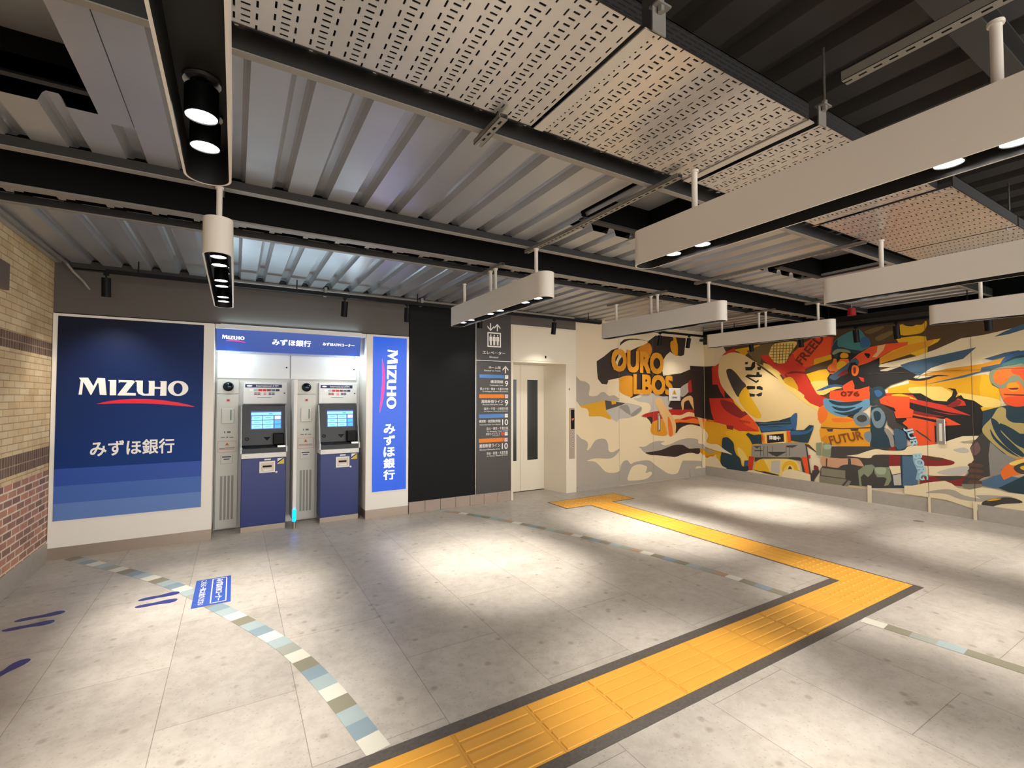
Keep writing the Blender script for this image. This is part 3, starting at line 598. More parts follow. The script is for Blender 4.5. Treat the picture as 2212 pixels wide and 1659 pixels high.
w = MB(); w.box(4.845, 6.085, 0, 5.78, 6.12, .085); w.box(7.62, 6.085, 0, 8.1, 6.12, .15); struct('baseboard_mural', w, M['stone'])
w = MB(); w.box(XR, .2, 0, XR + .3, 6.2, 3.4); struct('wall_right', w, M['cream'])
w = MB()
w.box(XR - .018, 3.31, 0, XR + .01, 6.1, .185); w.box(XR - .012, 2.16, 0, XR + .01, 3.26, .185); w.box(XR - .018, .2, 0, XR + .01, 2.12, .2)
struct('baseboard_right', w, M['stone'])
# seams and jamb edges of the door panels hidden in the mural wall
w = MB()
for y, wd_ in ((3.285, .045), (2.14, .03)): w.box(XR - .035, y - wd_ / 2, 0, XR, y + wd_ / 2, .245 if y > 3 else .225)
w.box(XR - .032, 2.585, 0, XR, 2.605, .2)
struct('trim_1', w, M['cream'])
w = MB(); w.box(XR - .03, .2, 2.60, XR, 6.1, 2.66, 0); w.box(XR - .14, .2, 2.66, XR, 6.1, 2.70, 0); w.box(XR - .02, .2, 2.70, XR, 6.1, 2.80, 0)
struct('trim_2', w, M['beam'])

# corrugated deck ceiling, cut open at the hatches
ZD, PD, A0 = 2.8555, .2364, .0353
HATCH = ((-1.52, -.56), (2.14, 2.80), (4.62, 5.40))
d = MB()
def deck_run(x0, y0, y1):
    z, zh = ZD, ZD + .052
    pts = [(x0, z), (x0 + .143, z), (x0 + .158, zh - .012), (x0 + .170, zh), (x0 + .211, zh), (x0 + .222, zh - .012), (x0 + PD, z)]
    v = [(a, y, b) for a, b in pts for y in (y0, y1)]
    d.add(v, [(2 * i, 2 * i + 1, 2 * i + 3, 2 * i + 2) for i in range(len(pts) - 1)])
for k in range(-8, 42):
    x0 = A0 + k * PD
    if x0 < XL - .25 or x0 > XR: continue
    c = x0 + PD / 2
    s0 = 2.80 if any(a - .05 < c < b + .1 for a, b in HATCH) else 1.95
    deck_run(x0, s0, 3.34); deck_run(x0, 4.17, 6.12)
    deck_run(x0, -3.0, -.9)
for a, b in HATCH:                                            # flat trimmer plates at the sides of each opening
    d.box(b, 1.96, ZD - .004, b + .12, 2.86, ZD + .02)
ce = struct('ceiling', d, M['deck'])
g = MB()
g.box(XL - .2, -3.0, 3.36, 13.0, 6.6, 3.45, 0)                 # slab above everything, added to keep world light out
g.box(XL, 1.965, ZD + .07, XR, 1.98, 3.36, 0)
g.box(XL, 3.34, ZD - .0, XR, 3.355, 3.36, 0); g.box(XL, 4.15, ZD, XR, 4.165, 3.36, 0)
g.box(XR - .03, .2, 2.8, XR - .001, 6.1, 3.36, 0); g.box(XL, 3.05, ZD + .12, XR, 3.06, 3.36, 0)
for a, b in HATCH:
    g.box(a - .01, 2.60, ZD, b + .01, 2.615, 3.2, 0); g.box(b, 1.98, ZD + .021, b + .012, 2.62, 3.2, 0); g.box(a - .012, 1.98, ZD + .02, a, 2.62, 3.2, 0)
    g.box(a, 1.98, ZD + .17, b, 2.60, ZD + .19, 1)
struct('ceiling', g, [M['void'], M['deck']])
h = MB()                                                      # higher deck over the cable trays
for k in range(-3, 30):
    x0 = k * .32 - .5
    v = [(x0 + a, y, 3.18 + b) for a, b in ((0, 0), (.17, 0), (.20, .06), (.29, .06), (.32, 0)) for y in (-.95, 1.94)]
    h.add(v, [(2 * i, 2 * i + 1, 2 * i + 3, 2 * i + 2) for i in range(4)])
struct('ceiling', h, M['high'])

# ------------------------------------------------------------------ beams
def channel_beam(name, label, y, x0, x1, z0=2.80, hh=.062, fl=.028, group=None, m='beam', back=.0):
    t = thing(name, label, 'beam', ((x0 + x1) / 2, y, z0), group)
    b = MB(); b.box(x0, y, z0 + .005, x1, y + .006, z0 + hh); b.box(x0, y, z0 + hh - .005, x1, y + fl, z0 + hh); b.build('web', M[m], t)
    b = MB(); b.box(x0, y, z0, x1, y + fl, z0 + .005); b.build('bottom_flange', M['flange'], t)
    return t
channel_beam('ceiling_beam', 'grey channel beam running along the far edge of the perforated trays', 1.925, XL, XR, hh=.10, fl=.035)
channel_beam('ceiling_beam', 'grey channel beam carrying the corrugated deck just before the black ceiling gap', 3.255, XL, XR, fl=.05)
channel_beam('ceiling_beam', 'grey channel beam behind the black ceiling gap with a row of clips above it', 4.18, XL, XR, fl=.04)
b = MB(); b.box(XL + .12, 6.03, 2.80, 5.35, 6.036, 2.888); b.box(XL + .12, 6.03, 2.80, 5.35, 6.10, 2.806); b.box(XL + .12, 6.03, 2.882, 5.35, 6.10, 2.888)
tag(b.build('ceiling_beam', M['beam']), 'grey channel beam fixed along the top of the wall over the cash machines', 'beam')
b = MB(); b.box(XL, 3.845, 2.80, XR, 3.925, 2.812); b.box(XL, 3.88, 2.812, XR, 3.89, 3.3)
gd = thing('steel_girder', 'deep dark girder with a pale bottom flange in the black ceiling gap', 'girder', (0, 3.88, 2.8))
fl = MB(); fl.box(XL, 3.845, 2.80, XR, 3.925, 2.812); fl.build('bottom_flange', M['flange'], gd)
fl = MB(); fl.box(XL, 3.88, 2.812, XR, 3.89, 3.32); fl.build('web', M['shaded_web'], gd)
for k in range(-6, 34):
    x = A0 + PD * k + .17
    if x < XL or x > XR: continue
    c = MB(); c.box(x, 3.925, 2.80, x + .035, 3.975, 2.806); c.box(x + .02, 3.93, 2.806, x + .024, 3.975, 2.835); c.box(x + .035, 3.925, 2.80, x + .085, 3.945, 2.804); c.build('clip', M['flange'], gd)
b = MB(); b.box(1.9, .61, 3.05, XR, .71, 3.06); b.box(1.9, .655, 3.06, XR, .665, 3.17); b.box(1.9, .61, 3.17, XR, .71, 3.18)
tag(b.build('ceiling_beam', M['beam']), 'pale beam high above the near light, crossing the dark ceiling void', 'beam')
b = MB(); b.box(XL, 2.60, 2.86, -.50, 2.66, 2.875); b.box(XL, 2.60, 2.875, -.50, 2.606, 2.93)
tag(b.build('hatch_frame', M['beam']), 'steel angle edging the ceiling opening near the brick wall', 'frame')
for a, b_, lb in ((2.14, 2.80, 'steel angle edging the ceiling opening above the third corridor light'), (4.62, 5.40, 'steel angle edging the ceiling opening farthest from the brick wall')):
    b = MB(); b.box(a, 2.60, 2.835, b_ + .03, 2.655, 2.85); b.box(b_, 1.98, 2.835, b_ + .03, 2.60, 2.85); b.box(b_ + .024, 1.98, 2.85, b_ + .03, 2.655, 2.93)
    tag(b.build('hatch_frame', M['beam']), lb, 'frame')
for k in range(-7, 33):                                       # ends of the deck ribs hang on small hooks over the beams
    pass

# ------------------------------------------------------------------ perforated cable trays
def tray(x0, x1, y0, y1, label, lips=(0, 0)):
    t = thing('cable_tray', label, 'cable tray', ((x0 + x1) / 2, (y0 + y1) / 2, 2.82), 'perforated cable trays under the ceiling')
    s_ = MB(); s_.box(x0, y0, 2.82, x1, y1, 2.8215); s_.build('perforated_base', M['perf'], t)
    for yy, in ((y0,), (y1,)):
        r = MB(); r.box(x0, yy, 2.818, x1, yy + .004, 2.895); r.box(x0, yy, 2.891, x1, yy + .018, 2.895); r.build('side_rail', M['rail'], t)
    if lips[0]: e = MB(); e.box(x0 - .05, y0, 2.812, x0, y1, 2.818); e.build('joint_plate', M['sheet'], t)
    if lips[1]: e = MB(); e.box(x1, y0, 2.812, x1 + .045, y1, 2.818); e.build('joint_plate', M['sheet'], t)
    return t
M['rail'] = mat('tray_side_rail', '#262422', .5, .3)
def rail_slots():                                             # two staggered rows of slots in the rails
    m = M['rail']; nt = m.node_tree; L = nt.links.new; b = nt.nodes['Principled BSDF']
    tc = nt.nodes.new('ShaderNodeTexCoord'); sx = nt.nodes.new('ShaderNodeSeparateXYZ'); L(tc.outputs['Object'], sx.inputs[0]); cx = nt.nodes.new('ShaderNodeCombineXYZ')
    L(sx.outputs['X'], cx.inputs['X']); L(sx.outputs['Z'], cx.inputs['Y'])
    br = nt.nodes.new('ShaderNodeTexBrick'); br.inputs['Scale'].default_value = 1; br.inputs['Brick Width'].default_value = .05; br.inputs['Row Height'].default_value = .019; br.inputs['Mortar Size'].default_value = .0065
    br.inputs['Color1'].default_value = (.004, .004, .004, 1); br.inputs['Color2'].default_value = (.004, .004, .004, 1); br.inputs['Mortar'].default_value = lin('#262422')
    L(cx.outputs[0], br.inputs['Vector']); L(br.outputs['Color'], b.inputs['Base Color'])
rail_slots()
tray(-.16, 1.175, 1.115, 1.81, 'perforated cable tray nearest the brick wall, beside the long black-bellied light')
tray(1.24, 2.235, 1.115, 1.81, 'second perforated cable tray from the brick wall, with a pale joint plate', (1, 1))
tray(2.33, 3.66, 1.10, 1.80, 'perforated cable tray passing above the largest light in the photo', (0, 0))
tray(3.70, 4.96, 1.04, 1.78, 'perforated cable tray seen just below the largest light', (0, 0))
tray(4.985, 6.6, 1.04, 1.78, 'perforated cable tray farthest from the brick wall', (0, 0))
for k in range(5):
    pass
for x, lb in ((1.225, 'bare steel strap clamped across the joint of the first two trays'), (2.30, 'threaded hanger rod and clamp holding the tray joint beside the largest light'), (4.97, 'hanger rod and clamp at the joint of the two farthest trays')):
    t = thing('tray_hanger', lb, 'hanger', (x, 1.10, 2.82))
    c = MB(); c.cyl((x + .01, 1.085, 2.90), (x + .01, 1.085, 3.16), .006, 8); c.build('threaded_rod', M['silver'], t)
    c = MB(); c.box(x - .02, 1.07, 2.885, x + .045, 1.112, 2.892); c.cyl((x + .01, 1.085, 2.892), (x + .01, 1.085, 2.91), .012, 6); c.cyl((x + .01, 1.085, 2.865), (x + .01, 1.085, 2.885), .012, 6); c.box(x - .02, 1.095, 2.80, x + .045, 1.10, 2.892); c.build('clamp', M['strut'], t)
for i, x in enumerate((-.02, .22, .455, .69, .93, 1.165, 1.40, 1.64, 1.87, 2.11, 2.35, 2.6, 3.4, 3.75, 4.1, 4.5)):   # small clips between tray and beam
    c = MB(); c.box(x, 1.815, 2.845, x + .012, 1.86, 2.885); c.box(x + .022, 1.815, 2.85, x + .034, 1.86, 2.885); c.box(x, 1.815, 2.883, x + .034, 1.925, 2.888)
    tag(c.build('tray_clip', M['silver']), 'small bright clip holding a cable tray to the beam', 'clip', 'clips between the cable trays and the beam')

# ------------------------------------------------------------------ slotted support channels under the beams
def rail(x, y0, y1, z, label, w_=.042, h_=.024):
    b = MB(); n = max(1, int((y1 - y0) / .05)); st = (y1 - y0) / n
    b.box(x - w_ / 2, y0, z, x - w_ / 2 + .002, y1, z + h_); b.box(x + w_ / 2 - .002, y0, z, x + w_ / 2, y1, z + h_)
    b.box(x - w_ / 2, y0, z, x - .006, y1, z + .002); b.box(x + .006, y0, z, x + w_ / 2, y1, z + .002)
    for k in range(n): b.box(x - .006, y0 + k * st, z, x + .006, y0 + k * st + st * .45, z + .002)
    b.box(x - w_ / 2, y0, z + h_ - .002, x + w_ / 2, y1, z + h_)
    return tag(b.build('support_channel', M['strut']), label, 'support channel', 'slotted channels under the ceiling beams')
rail(1.0, 1.76, 2.02, 2.775, 'short slotted channel poking out past the edge of the perforated trays')
rail(2.12, 1.74, 3.34, 2.775, 'slotted channel holding the rods of the light nearest the lift sign')
rail(4.30, 1.74, 3.34, 2.775, 'slotted channel holding the near rod of the light before the yellow lettering')
rail(6.52, 1.9, 3.34, 2.775, 'slotted channel holding the near rod of the light before the goggled figures')
rail(2.12, -.3, .92, 2.83, 'slotted channel in the dark corner above the largest light', .05, .04)
rail(4.32, 3.75, 4.75, 2.775, 'slotted channel over the far end of the light before the yellow lettering')
rail(2.12, 3.75, 4.75, 2.775, 'slotted channel over the far end of the light nearest the lift sign')
rail(6.52, 3.75, 4.75, 2.775, 'slotted channel over the far end of the light before the goggled figures')
rail(-.095, 2.9, 3.34, 2.775, 'slotted channel over the light in front of the cash machines')

# ------------------------------------------------------------------ pendant lights: obround housings with recessed spotlights
LZ, LH, LW, LL = 2.34, .203, .145, 1.85
SPOTS = (.18, .375, .82, 1.01, 1.44, 1.64); RODS = (.2, .90, 1.0, 1.6)
def obround(cx_, y0, y1, r, n=14):
    p = []
    for k in range(n + 1): t = math.pi * k / n; p.append((cx_ + r * math.cos(t), y1 - r + r * math.sin(t)))
    for k in range(n + 1): t = math.pi + math.pi * k / n; p.append((cx_ + r * math.cos(t), y0 + r + r * math.sin(t)))
    return p
def pendant(x, y0, label, spots, rods, ztop=2.80, bare=()):
    t = thing('pendant_light', label, 'pendant light', (x, y0 + LL / 2, LZ), 'long white pendant lights')
    o = obround(x, y0, y0 + LL, LW / 2); i_ = obround(x, y0 + .008, y0 + LL - .008, LW / 2 - .008); n = len(o)
    hs = MB(); z1 = LZ + LH
    v = [(a, b, LZ) for a, b in o] + [(a, b, z1) for a, b in o] + [(a, b, LZ) for a, b in i_]
    q = lambda j, k: [(j * n + a, j * n + (a + 1) % n, k * n + (a + 1) % n, k * n + a) for a in range(n)]
    hs.add(v, q(0, 1) + q(2, 0) + [tuple(range(n, 2 * n))])
    hs.build('housing', M['lamp'], t, True)
    inn = MB(); v = [(a, b, LZ + .0005) for a, b in i_] + [(a, b, LZ + .13) for a, b in i_]
    inn.add(v, q(0, 1) + [tuple(range(n, 2 * n))]); inn.build('inner_tray', M['blk2'], t, True)
    for s_ in spots:
        y = y0 + s_
        c = MB(); c.ring((x, y, LZ + .118), (0, 0, 1), .030, .048, .010, 20); c.cyl((x, y, LZ + .095), (x, y, LZ + .13), .014, 10, 1)
        c.cyl((x, y, LZ + .030), (x, y, LZ + .100), .043, 20, 1); c.ring((x, y, LZ + .018), (0, 0, 1), .040, .0435, .013, 24, 1)
        sp = c.build('spotlight', [M['silver'], M['blk']], t, True)
        c = MB(); c.cyl((x, y, LZ + .022), (x, y, LZ + .029), .040, 24); c.build('lens', M['lens'], sp)
        ld = bpy.data.lights.new('spotlight_beam', 'SPOT'); ld.energy = LAMP_W; ld.color = LAMP_C; ld.spot_size = math.radians(49); ld.spot_blend = .75; ld.shadow_soft_size = .035
        lo = bpy.data.objects.new('spotlight_beam', ld); COL.objects.link(lo); lo.location = (x, y, LZ + .012)
        if (x < 0 and s_ > 1.3 and y0 < 2.9) or (s_ < .4 and y0 > 2.9): lo.rotation_euler = (math.radians(-9 if x < 0 and y0 > 2.9 else 9), 0, 0)
    for a_, b_ in zip(spots[::2], spots[1::2]):               # wide spill of each pair of spotlights
        ld = bpy.data.lights.new('spotlight_spill', 'SPOT'); ld.energy = LAMP_W * .08; ld.color = LAMP_C; ld.spot_size = math.radians(165); ld.spot_blend = 1; ld.shadow_soft_size = .04
        lo = bpy.data.objects.new('spotlight_spill', ld); COL.objects.link(lo); lo.location = (x, y0 + (a_ + b_) / 2, LZ + .004)
    for s_ in rods:
        c = MB(); c.cyl((x, y0 + s_, z1 - .002), (x, y0 + s_, ztop), .0155, 12); c.cyl((x, y0 + s_, ztop - .012), (x, y0 + s_, ztop), .022, 12); c.build('hanging_rod', M['lamp'], t, True)
    return t
XS = (-.095, 2.12, 4.32, 6.53)
R1 = (.44 - .205, .605 - .205, 1.60 - .205, 1.79 - .205)
LB2 = ('long white pendant light in front of the cash machines, seen end-on', 'long white pendant light hanging before the black wall panel and lift sign',
       'long white pendant light hanging before the yellow mural lettering', 'long white pendant light hanging before the red ribbon of the mural')
LB1 = ('nearest end-on pendant light with black underside and two glaring spotlights', 'largest white pendant light, slanting across the upper right',
       'white pendant light just below the largest one, above the orange figure', 'short-looking white pendant light at the right edge above the goggled woman')
for i, x in enumerate(XS):
    pendant(x, 2.99, LB2[i], SPOTS, RODS, 2.775)
    pendant(x, .205, LB1[i], R1, (.275, 1.44), 2.775 if i != 1 else 2.775)
# ------------------------------------------------------------------ track lights
def track(p0, p1, label):
    b = MB(); x0, y0, z = p0; x1, y1, _ = p1; t = thing('lighting_track', label, 'lighting track', ((x0 + x1) / 2, (y0 + y1) / 2, z))
    if abs(x1 - x0) > abs(y1 - y0): b.box(x0, y0 - .018, z, x1, y0 + .018, z + .034); b.box(x0, y0 - .006, z - .001, x1, y0 + .006, z)
    else: b.box(x0 - .018, y0, z, x0 + .018, y1, z + .034)
    b.build('track_rail', M['blk'], t); n_ = max(2, int(max(abs(x1 - x0), abs(y1 - y0)) / 1.4) + 1)
    for k in range(n_):
        f_ = .04 + .92 * k / (n_ - 1); x, y = x0 + (x1 - x0) * f_, y0 + (y1 - y0) * f_; c = MB(); c.cyl((x, y, z + .03), (x, y, ZD + .02), .006, 8); c.build('stem', M['blk'], t)
    return t
track((-1.06, 5.68, 2.712), (5.0, 5.68, 2.712), 'black lighting track along the wall of cash machines and lift')
track((6.0, 5.62, 2.66), (7.5, 5.62, 2.66), 'black lighting track before the yellow mural lettering')
track((7.6, .3, 2.552), (7.6, 5.3, 2.552), 'black lighting track along the long mural wall')
def tspot(x, y, z, aim, label, on=0.0, L_=.165):
    t = thing('track_spotlight', label, 'spotlight', (x, y, z), 'black spotlights on the lighting tracks')
    c = MB(); c.box(x - .02, y - .015, z - .02, x + .02, y + .015, z); c.cyl((x, y, z - .05), (x, y, z - .015), .007, 8); c.build('bracket', M['blk'], t)
    d_ = Vector(aim).normalized(); p = Vector((x, y, z - .045)); e = p + d_ * L_
    c = MB(); c.cyl(p, e, .036, 20); c.ring(e, d_, .030, .036, .012, 20); c.build('barrel', M['blk'], t, True)
    c = MB(); c.cyl(e + d_ * .001, e + d_ * .006, .030, 20); c.build('lens', M['lens2'], t)
    if on:
        ld = bpy.data.lights.new('track_beam', 'SPOT'); ld.energy = on * 1.1; ld.color = LAMP_C; ld.spot_size = math.radians(110); ld.spot_blend = 1; ld.shadow_soft_size = .03
        lo = bpy.data.objects.new('track_beam', ld); COL.objects.link(lo); lo.location = e + d_ * .02; lo.rotation_euler = d_.to_track_quat('-Z', 'Y').to_euler()
for x, aim, lb, on in ((-1.055, (.0, .12, -1), 'black track spotlight above the large blue bank panel', 28), (1.09, (-.04, .1, -1), 'black track spotlight above the cash machine header', 14), (1.84, (0, .1, -1), 'black track spotlight above the upright blue sign', 18),
                       (2.86, (0, .1, -1), 'black track spotlight half hidden beside the lift arrows', 20), (4.10, (-.05, .1, -1), 'black track spotlight in front of the panel over the lift', 26)):
    tspot(x, 5.68, 2.712, aim, lb, on)
tspot(6.30, 5.62, 2.66, (-.05, .15, -1), 'black track spotlight over the yellow mural lettering', 15)
tspot(7.05, 5.62, 2.66, (.1, .3, -1), 'black track spotlight nearest the mural corner', 9)
for y, lb in ((4.80, 'black track spotlight over the cream wing of the mural'), (3.98, 'black track spotlight in front of the red lettered ribbon'), (3.22, 'black track spotlight over the teal helmet'), (2.745, 'black track spotlight over the yellow shapes beside the helmet'), (1.86, 'black track spotlight at the right end, near the goggled woman')):
    tspot(7.6, y, 2.552, (.18, 0, -1), lb, 24)

# conduits
c = MB(); c.tube([(-1.40, 3.94, 2.828), (-1.40, 5.95, 2.828), (-1.36, 6.02, 2.76), (-1.30, 6.08, 2.69), (-1.26, 6.12, 2.62)], .013, 10)
tag(c.build('conduit_pipe', M['strut'], smooth=True), 'thin metal conduit running along the brick wall and bending down', 'pipe')
c = MB(); c.tube([(-.05, 5.97, 2.835), (4.7, 5.97, 2.835)], .016, 10); c.tube([(-.05, 5.93, 2.785), (3.2, 5.93, 2.785)], .010, 8)
for x in (.9, 2.1, 3.4): c.box(x, 5.90, 2.76, x + .03, 5.99, 2.86)
tag(c.build('conduit_pipe', M['strut'], smooth=True), 'pair of horizontal conduits clipped under the beam over the cash machines', 'pipe')
c = thing('fire_alarm', 'small red alarm fitting near the ceiling over the mural corner', 'alarm', (7.45, 3.2, 2.72))
q = MB(); q.cyl((7.45, 3.2, 2.70), (7.45, 3.2, 2.80), .055, 14, r1=.045); q.build('red_body', solid('alarm_red', '#a01c1e', .4), c, True)
q = MB(); q.cyl((7.45, 3.2, 2.80), (7.45, 3.2, 3.2), .008, 8); q.box(7.48, 3.17, 2.74, 7.52, 3.2, 2.77); q.build('bracket', M['silver'], c)
q = MB(); q.box(XL, 4.7, 2.36, XL + .035, 4.975, 2.56); tag(q.build('junction_box', solid('box_brown', '#6a5a50', .5)), 'plain brown box fixed high on the cream brick wall', 'box')

# ------------------------------------------------------------------ floor markings
t = MB(); pal = [solid('mosaic_' + n, c_, .5, noise=.05) for n, c_ in (('white', '#c2beb0'), ('blue', '#76878f'), ('grey', '#8c8d83'), ('olive', '#7a7562'), ('sky', '#909d9d'), ('tan', '#9b836c'))]
def mosaic(left, right, seq, step, name, label):
    def L_(p):
        out = [0]
        for a, b_ in zip(p[:-1], p[1:]): out.append(out[-1] + math.dist(a, b_))
        return out
    def at(p, l, s_):
        for i in range(len(p) - 1):
            if s_ <= l[i + 1] or i == len(p) - 2:
                k = (s_ - l[i]) / (l[i + 1] - l[i]); return (p[i][0] + k * (p[i + 1][0] - p[i][0]), p[i][1] + k * (p[i + 1][1] - p[i][1]))
    ll, lr = L_(left), L_(right); n = int(ll[-1] / step); m_ = MB()
    for k in range(n):
        a, b_ = k / n, (k + 1) / n - .0
        q = [at(left, ll, a * ll[-1]), at(right, lr, a * lr[-1]), at(right, lr, b_ * lr[-1]), at(left, ll, b_ * ll[-1])]
        m_.add([(x, y, .0012) for x, y in q], [(0, 3, 2, 1)], seq[k % len(seq)])
    tag(m_.build(name, pal), label, 'mosaic strip')
def arc(pts, n=24):
    out = []
    P_ = [pts[0]] + list(pts) + [pts[-1]]
    for i in range(1, len(P_) - 2):
        for k in range(6):
            t_ = k / 6; a, b_, c_, d_ = P_[i - 1], P_[i], P_[i + 1], P_[i + 2]
            out.append(tuple(.5 * (2 * b_[j] + (c_[j] - a[j]) * t_ + (2 * a[j] - 5 * b_[j] + 4 * c_[j] - d_[j]) * t_ ** 2 + (3 * b_[j] - a[j] - 3 * c_[j] + d_[j]) * t_ ** 3) for j in range(2)))
    return out + [pts[-1]]
def offset(p, w_):
    out = []
    for i in range(len(p)):
        a, b_ = p[max(0, i - 1)], p[min(len(p) - 1, i + 1)]; dx, dy = b_[0] - a[0], b_[1] - a[1]; l = math.hypot(dx, dy)
        out.append((p[i][0] + dy / l * w_, p[i][1] - dx / l * w_))
    return out
cl = arc([(-1.345, 6.09), (-.98, 5.60), (-.63, 5.11), (-.35, 4.66), (-.10, 4.14), (.09, 3.74), (.30, 3.24), (.45, 2.70), (.565, 2.10)])
mosaic(offset(cl, .055), offset(cl, -.055), (3, 4, 1, 0, 4, 2, 0, 3, 1, 4, 0), .118, 'mosaic_strip', 'curved strip of blue, white and olive mosaic tiles passing the blue floor sticker')
cr = arc([(2.40, 6.08), (2.63, 5.76), (2.90, 5.22), (3.14, 4.65), (3.35, 4.06), (3.52, 3.45), (3.64, 2.92), (3.71, 2.5), (3.745, 2.10)])
mosaic(offset(cr, .045), offset(cr, -.045), (4, 2, 5, 0, 3, 1, 3), .118, 'mosaic_strip', 'faint curved mosaic strip running from the black wall panel to the yellow paving')
c2 = arc([(3.79, 1.60), (3.83, 1.3), (3.86, 1.0), (3.88, .7), (3.88, .3)])
mosaic(offset(c2, .05), offset(c2, -.05), (0, 3, 2, 4, 3, 3, 5), .118, 'mosaic_strip', 'short mosaic strip on the viewer side of the yellow paving at the right')

tp = thing('tactile_paving', 'yellow tactile guide path bending twice across the stone floor to the lift', 'tactile paving', (2, 1.85, 0))
bd = MB()
def rect(mb_, x0, y0, x1, y1, z0, z1, mi=0): mb_.box(x0, y0, z0, x1, y1, z1, mi)
Y0, Y1, X0, X1 = 1.605, 2.095, 4.40, 4.845
rect(bd, -3, Y1 - .07, X0 + .01, Y1, 0, .002); rect(bd, -3, Y0, X1, Y0 + .065, 0, .002)
rect(bd, X1 - .022, Y0, X1, 5.24, 0, .0025); rect(bd, X0, Y1, X0 + .018, 5.24, 0, .0025)
rect(bd, 3.98, 5.235, X0 + .018, 5.253, 0, .002); rect(bd, X1 - .022, 5.235, 5.285, 5.253, 0, .002); rect(bd, 3.98, 5.235, 3.998, 5.69, 0, .002); rect(bd, 5.267, 5.235, 5.285, 5.69, 0, .002); rect(bd, 3.98, 5.672, 5.285, 5.69, 0, .002)
bd.build('dark_stone_border', M['border'], tp)
def bars(x0, y0, x1, y1, along, n, name):
    y = MB(); y.box(x0, y0, 0, x1, y1, .003)
    L_ = (x1 - x0) if along == 'x' else (y1 - y0); Wd = (y1 - y0) if along == 'x' else (x1 - x0); T = .405
    k = int(round(L_ / T)); T = L_ / k
    for i in range(k):
        for j in range(n):
            c_ = (j + .5) * Wd / n; a0, a1 = i * T + .012, (i + 1) * T - .012; hw = Wd / n * .40
            r_ = (x0 + a0, y0 + c_ - hw, x0 + a1, y0 + c_ + hw) if along == 'x' else (x0 + c_ - hw, y0 + a0, x0 + c_ + hw, y0 + a1)
            y.bev(r_[0], r_[1], .0, r_[2], r_[3], .0075, .0035)
    for i in range(k + 1):
        a = i * T
        if along == 'x': y.box(x0 + a - .002, y0, 0, x0 + a + .002, y1, .0036, 1)
        else: y.box(x0, y0 + a - .002, 0, x1, y0 + a + .002, .0036, 1)
    return y.build(name, [M['yellow'], M['seam']], tp)
def dots(x0, y0, x1, y1, name):
    y = MB(); y.box(x0, y0, 0, x1, y1, .003); nx = max(1, int((x1 - x0) / .065)); ny = max(1, int((y1 - y0) / .065))
    for i in range(nx):
        for j in range(ny):
            cx_, cy_ = x0 + (i + .5) * (x1 - x0) / nx, y0 + (j + .5) * (y1 - y0) / ny
            y.cyl((cx_, cy_, .003), (cx_, cy_, .008), .016, 10, r1=.011)
    return y.build(name, [M['yellow'], M['seam']], tp)
yi0, yi1 = Y0 + .065, Y1 - .07
xi0, xi1 = X0 + .018, X1 - .022
bars(-3 + .33, yi0, 4.02, yi1, 'x', 5, 'guide_bars')
dots(4.02, yi0, xi1, yi1, 'warning_dots'); dots(xi0, yi1, xi1, yi1 + .40, 'warning_dots')
bars(xi0, yi1 + .40, xi1, 5.253, 'y', 4, 'guide_bars')
dots(3.998, 5.253, 5.267, 5.672, 'warning_dots')

# footprints and queue sticker
fp_m = solid('sticker_navy', '#2b2f70', .4)
FOOT = [(0, -.002), (.02, .022), (.06, .030), (.10, .026), (.14, .024), (.18, .036), (.215, .040), (.245, .028), (.258, 0), (.245, -.026), (.21, -.036), (.17, -.034), (.12, -.024), (.06, -.026), (.02, -.020)]
def foot(x, y, ang, flip, label):
    p = catmull(FOOT, 4); m_ = MB(); ca, sa = math.cos(ang), math.sin(ang)
    q = [(x + a * ca - b_ * flip * sa, y + a * sa + b_ * flip * ca) for a, b_ in p]
    m_.plate(q, FLOOR(.0014), 0, .0004)
    tag(m_.build('footprint_sticker', fp_m), label, 'floor sticker', 'dark blue footprint stickers')
foot(-.613, 4.555, .10, 1, 'dark blue footprint nearest the blue queue sticker, the one closer to the wall')
foot(-.615, 4.422, .02, -1, 'dark blue footprint nearest the blue queue sticker, the one closer to the viewer')
foot(-1.292, 4.570, .09, 1, 'dark blue footprint of the middle pair, closer to the bank panel')
foot(-1.310, 4.43, .03, -1, 'dark blue footprint of the middle pair, closer to the viewer')
foot(-1.16, 3.66, 1.05, 1, 'dark blue footprint cut by the left edge of the photo')
qs = thing('queue_sticker', 'blue rectangular floor sticker with white Japanese lettering on the mosaic strip', 'floor sticker', (-.13, 4.48, 0))
m_ = MB(); m_.box(-.257, 4.183, .0015, -.007, 4.783, .0022); m_.build('sticker_sheet', solid('sticker_blue', '#2c4a9c', .4), qs)
m_ = MB()
for r_ in ((-.142, 4.212, -.135, 4.757), (-.042, 4.212, -.035, 4.757), (-.142, 4.212, -.035, 4.219), (-.142, 4.750, -.035, 4.757)): m_.box(r_[0], r_[1], .0022, r_[2], r_[3], .0026)
DN = lambda a, b_, d_: (b_, 4.74 - a, .0026 + d_)
m_.text('みずほATMコーナー', DN, .015, -.113, .495, -.062, bold=.02); m_.text('こちらに一列にお並びください', DN, -.02, -.222, .525, -.178, bold=.012)
m_.build('white_lettering', M['ink'], qs)
m_ = MB(); m_.cyl((7.38, 2.48, 0), (7.38, 2.48, .0015), .055, 20); tag(m_.build('floor_cap', solid('cap_grey', '#77706a', .4, )), 'small round metal cap set in the floor near the mural wall', 'floor cap')

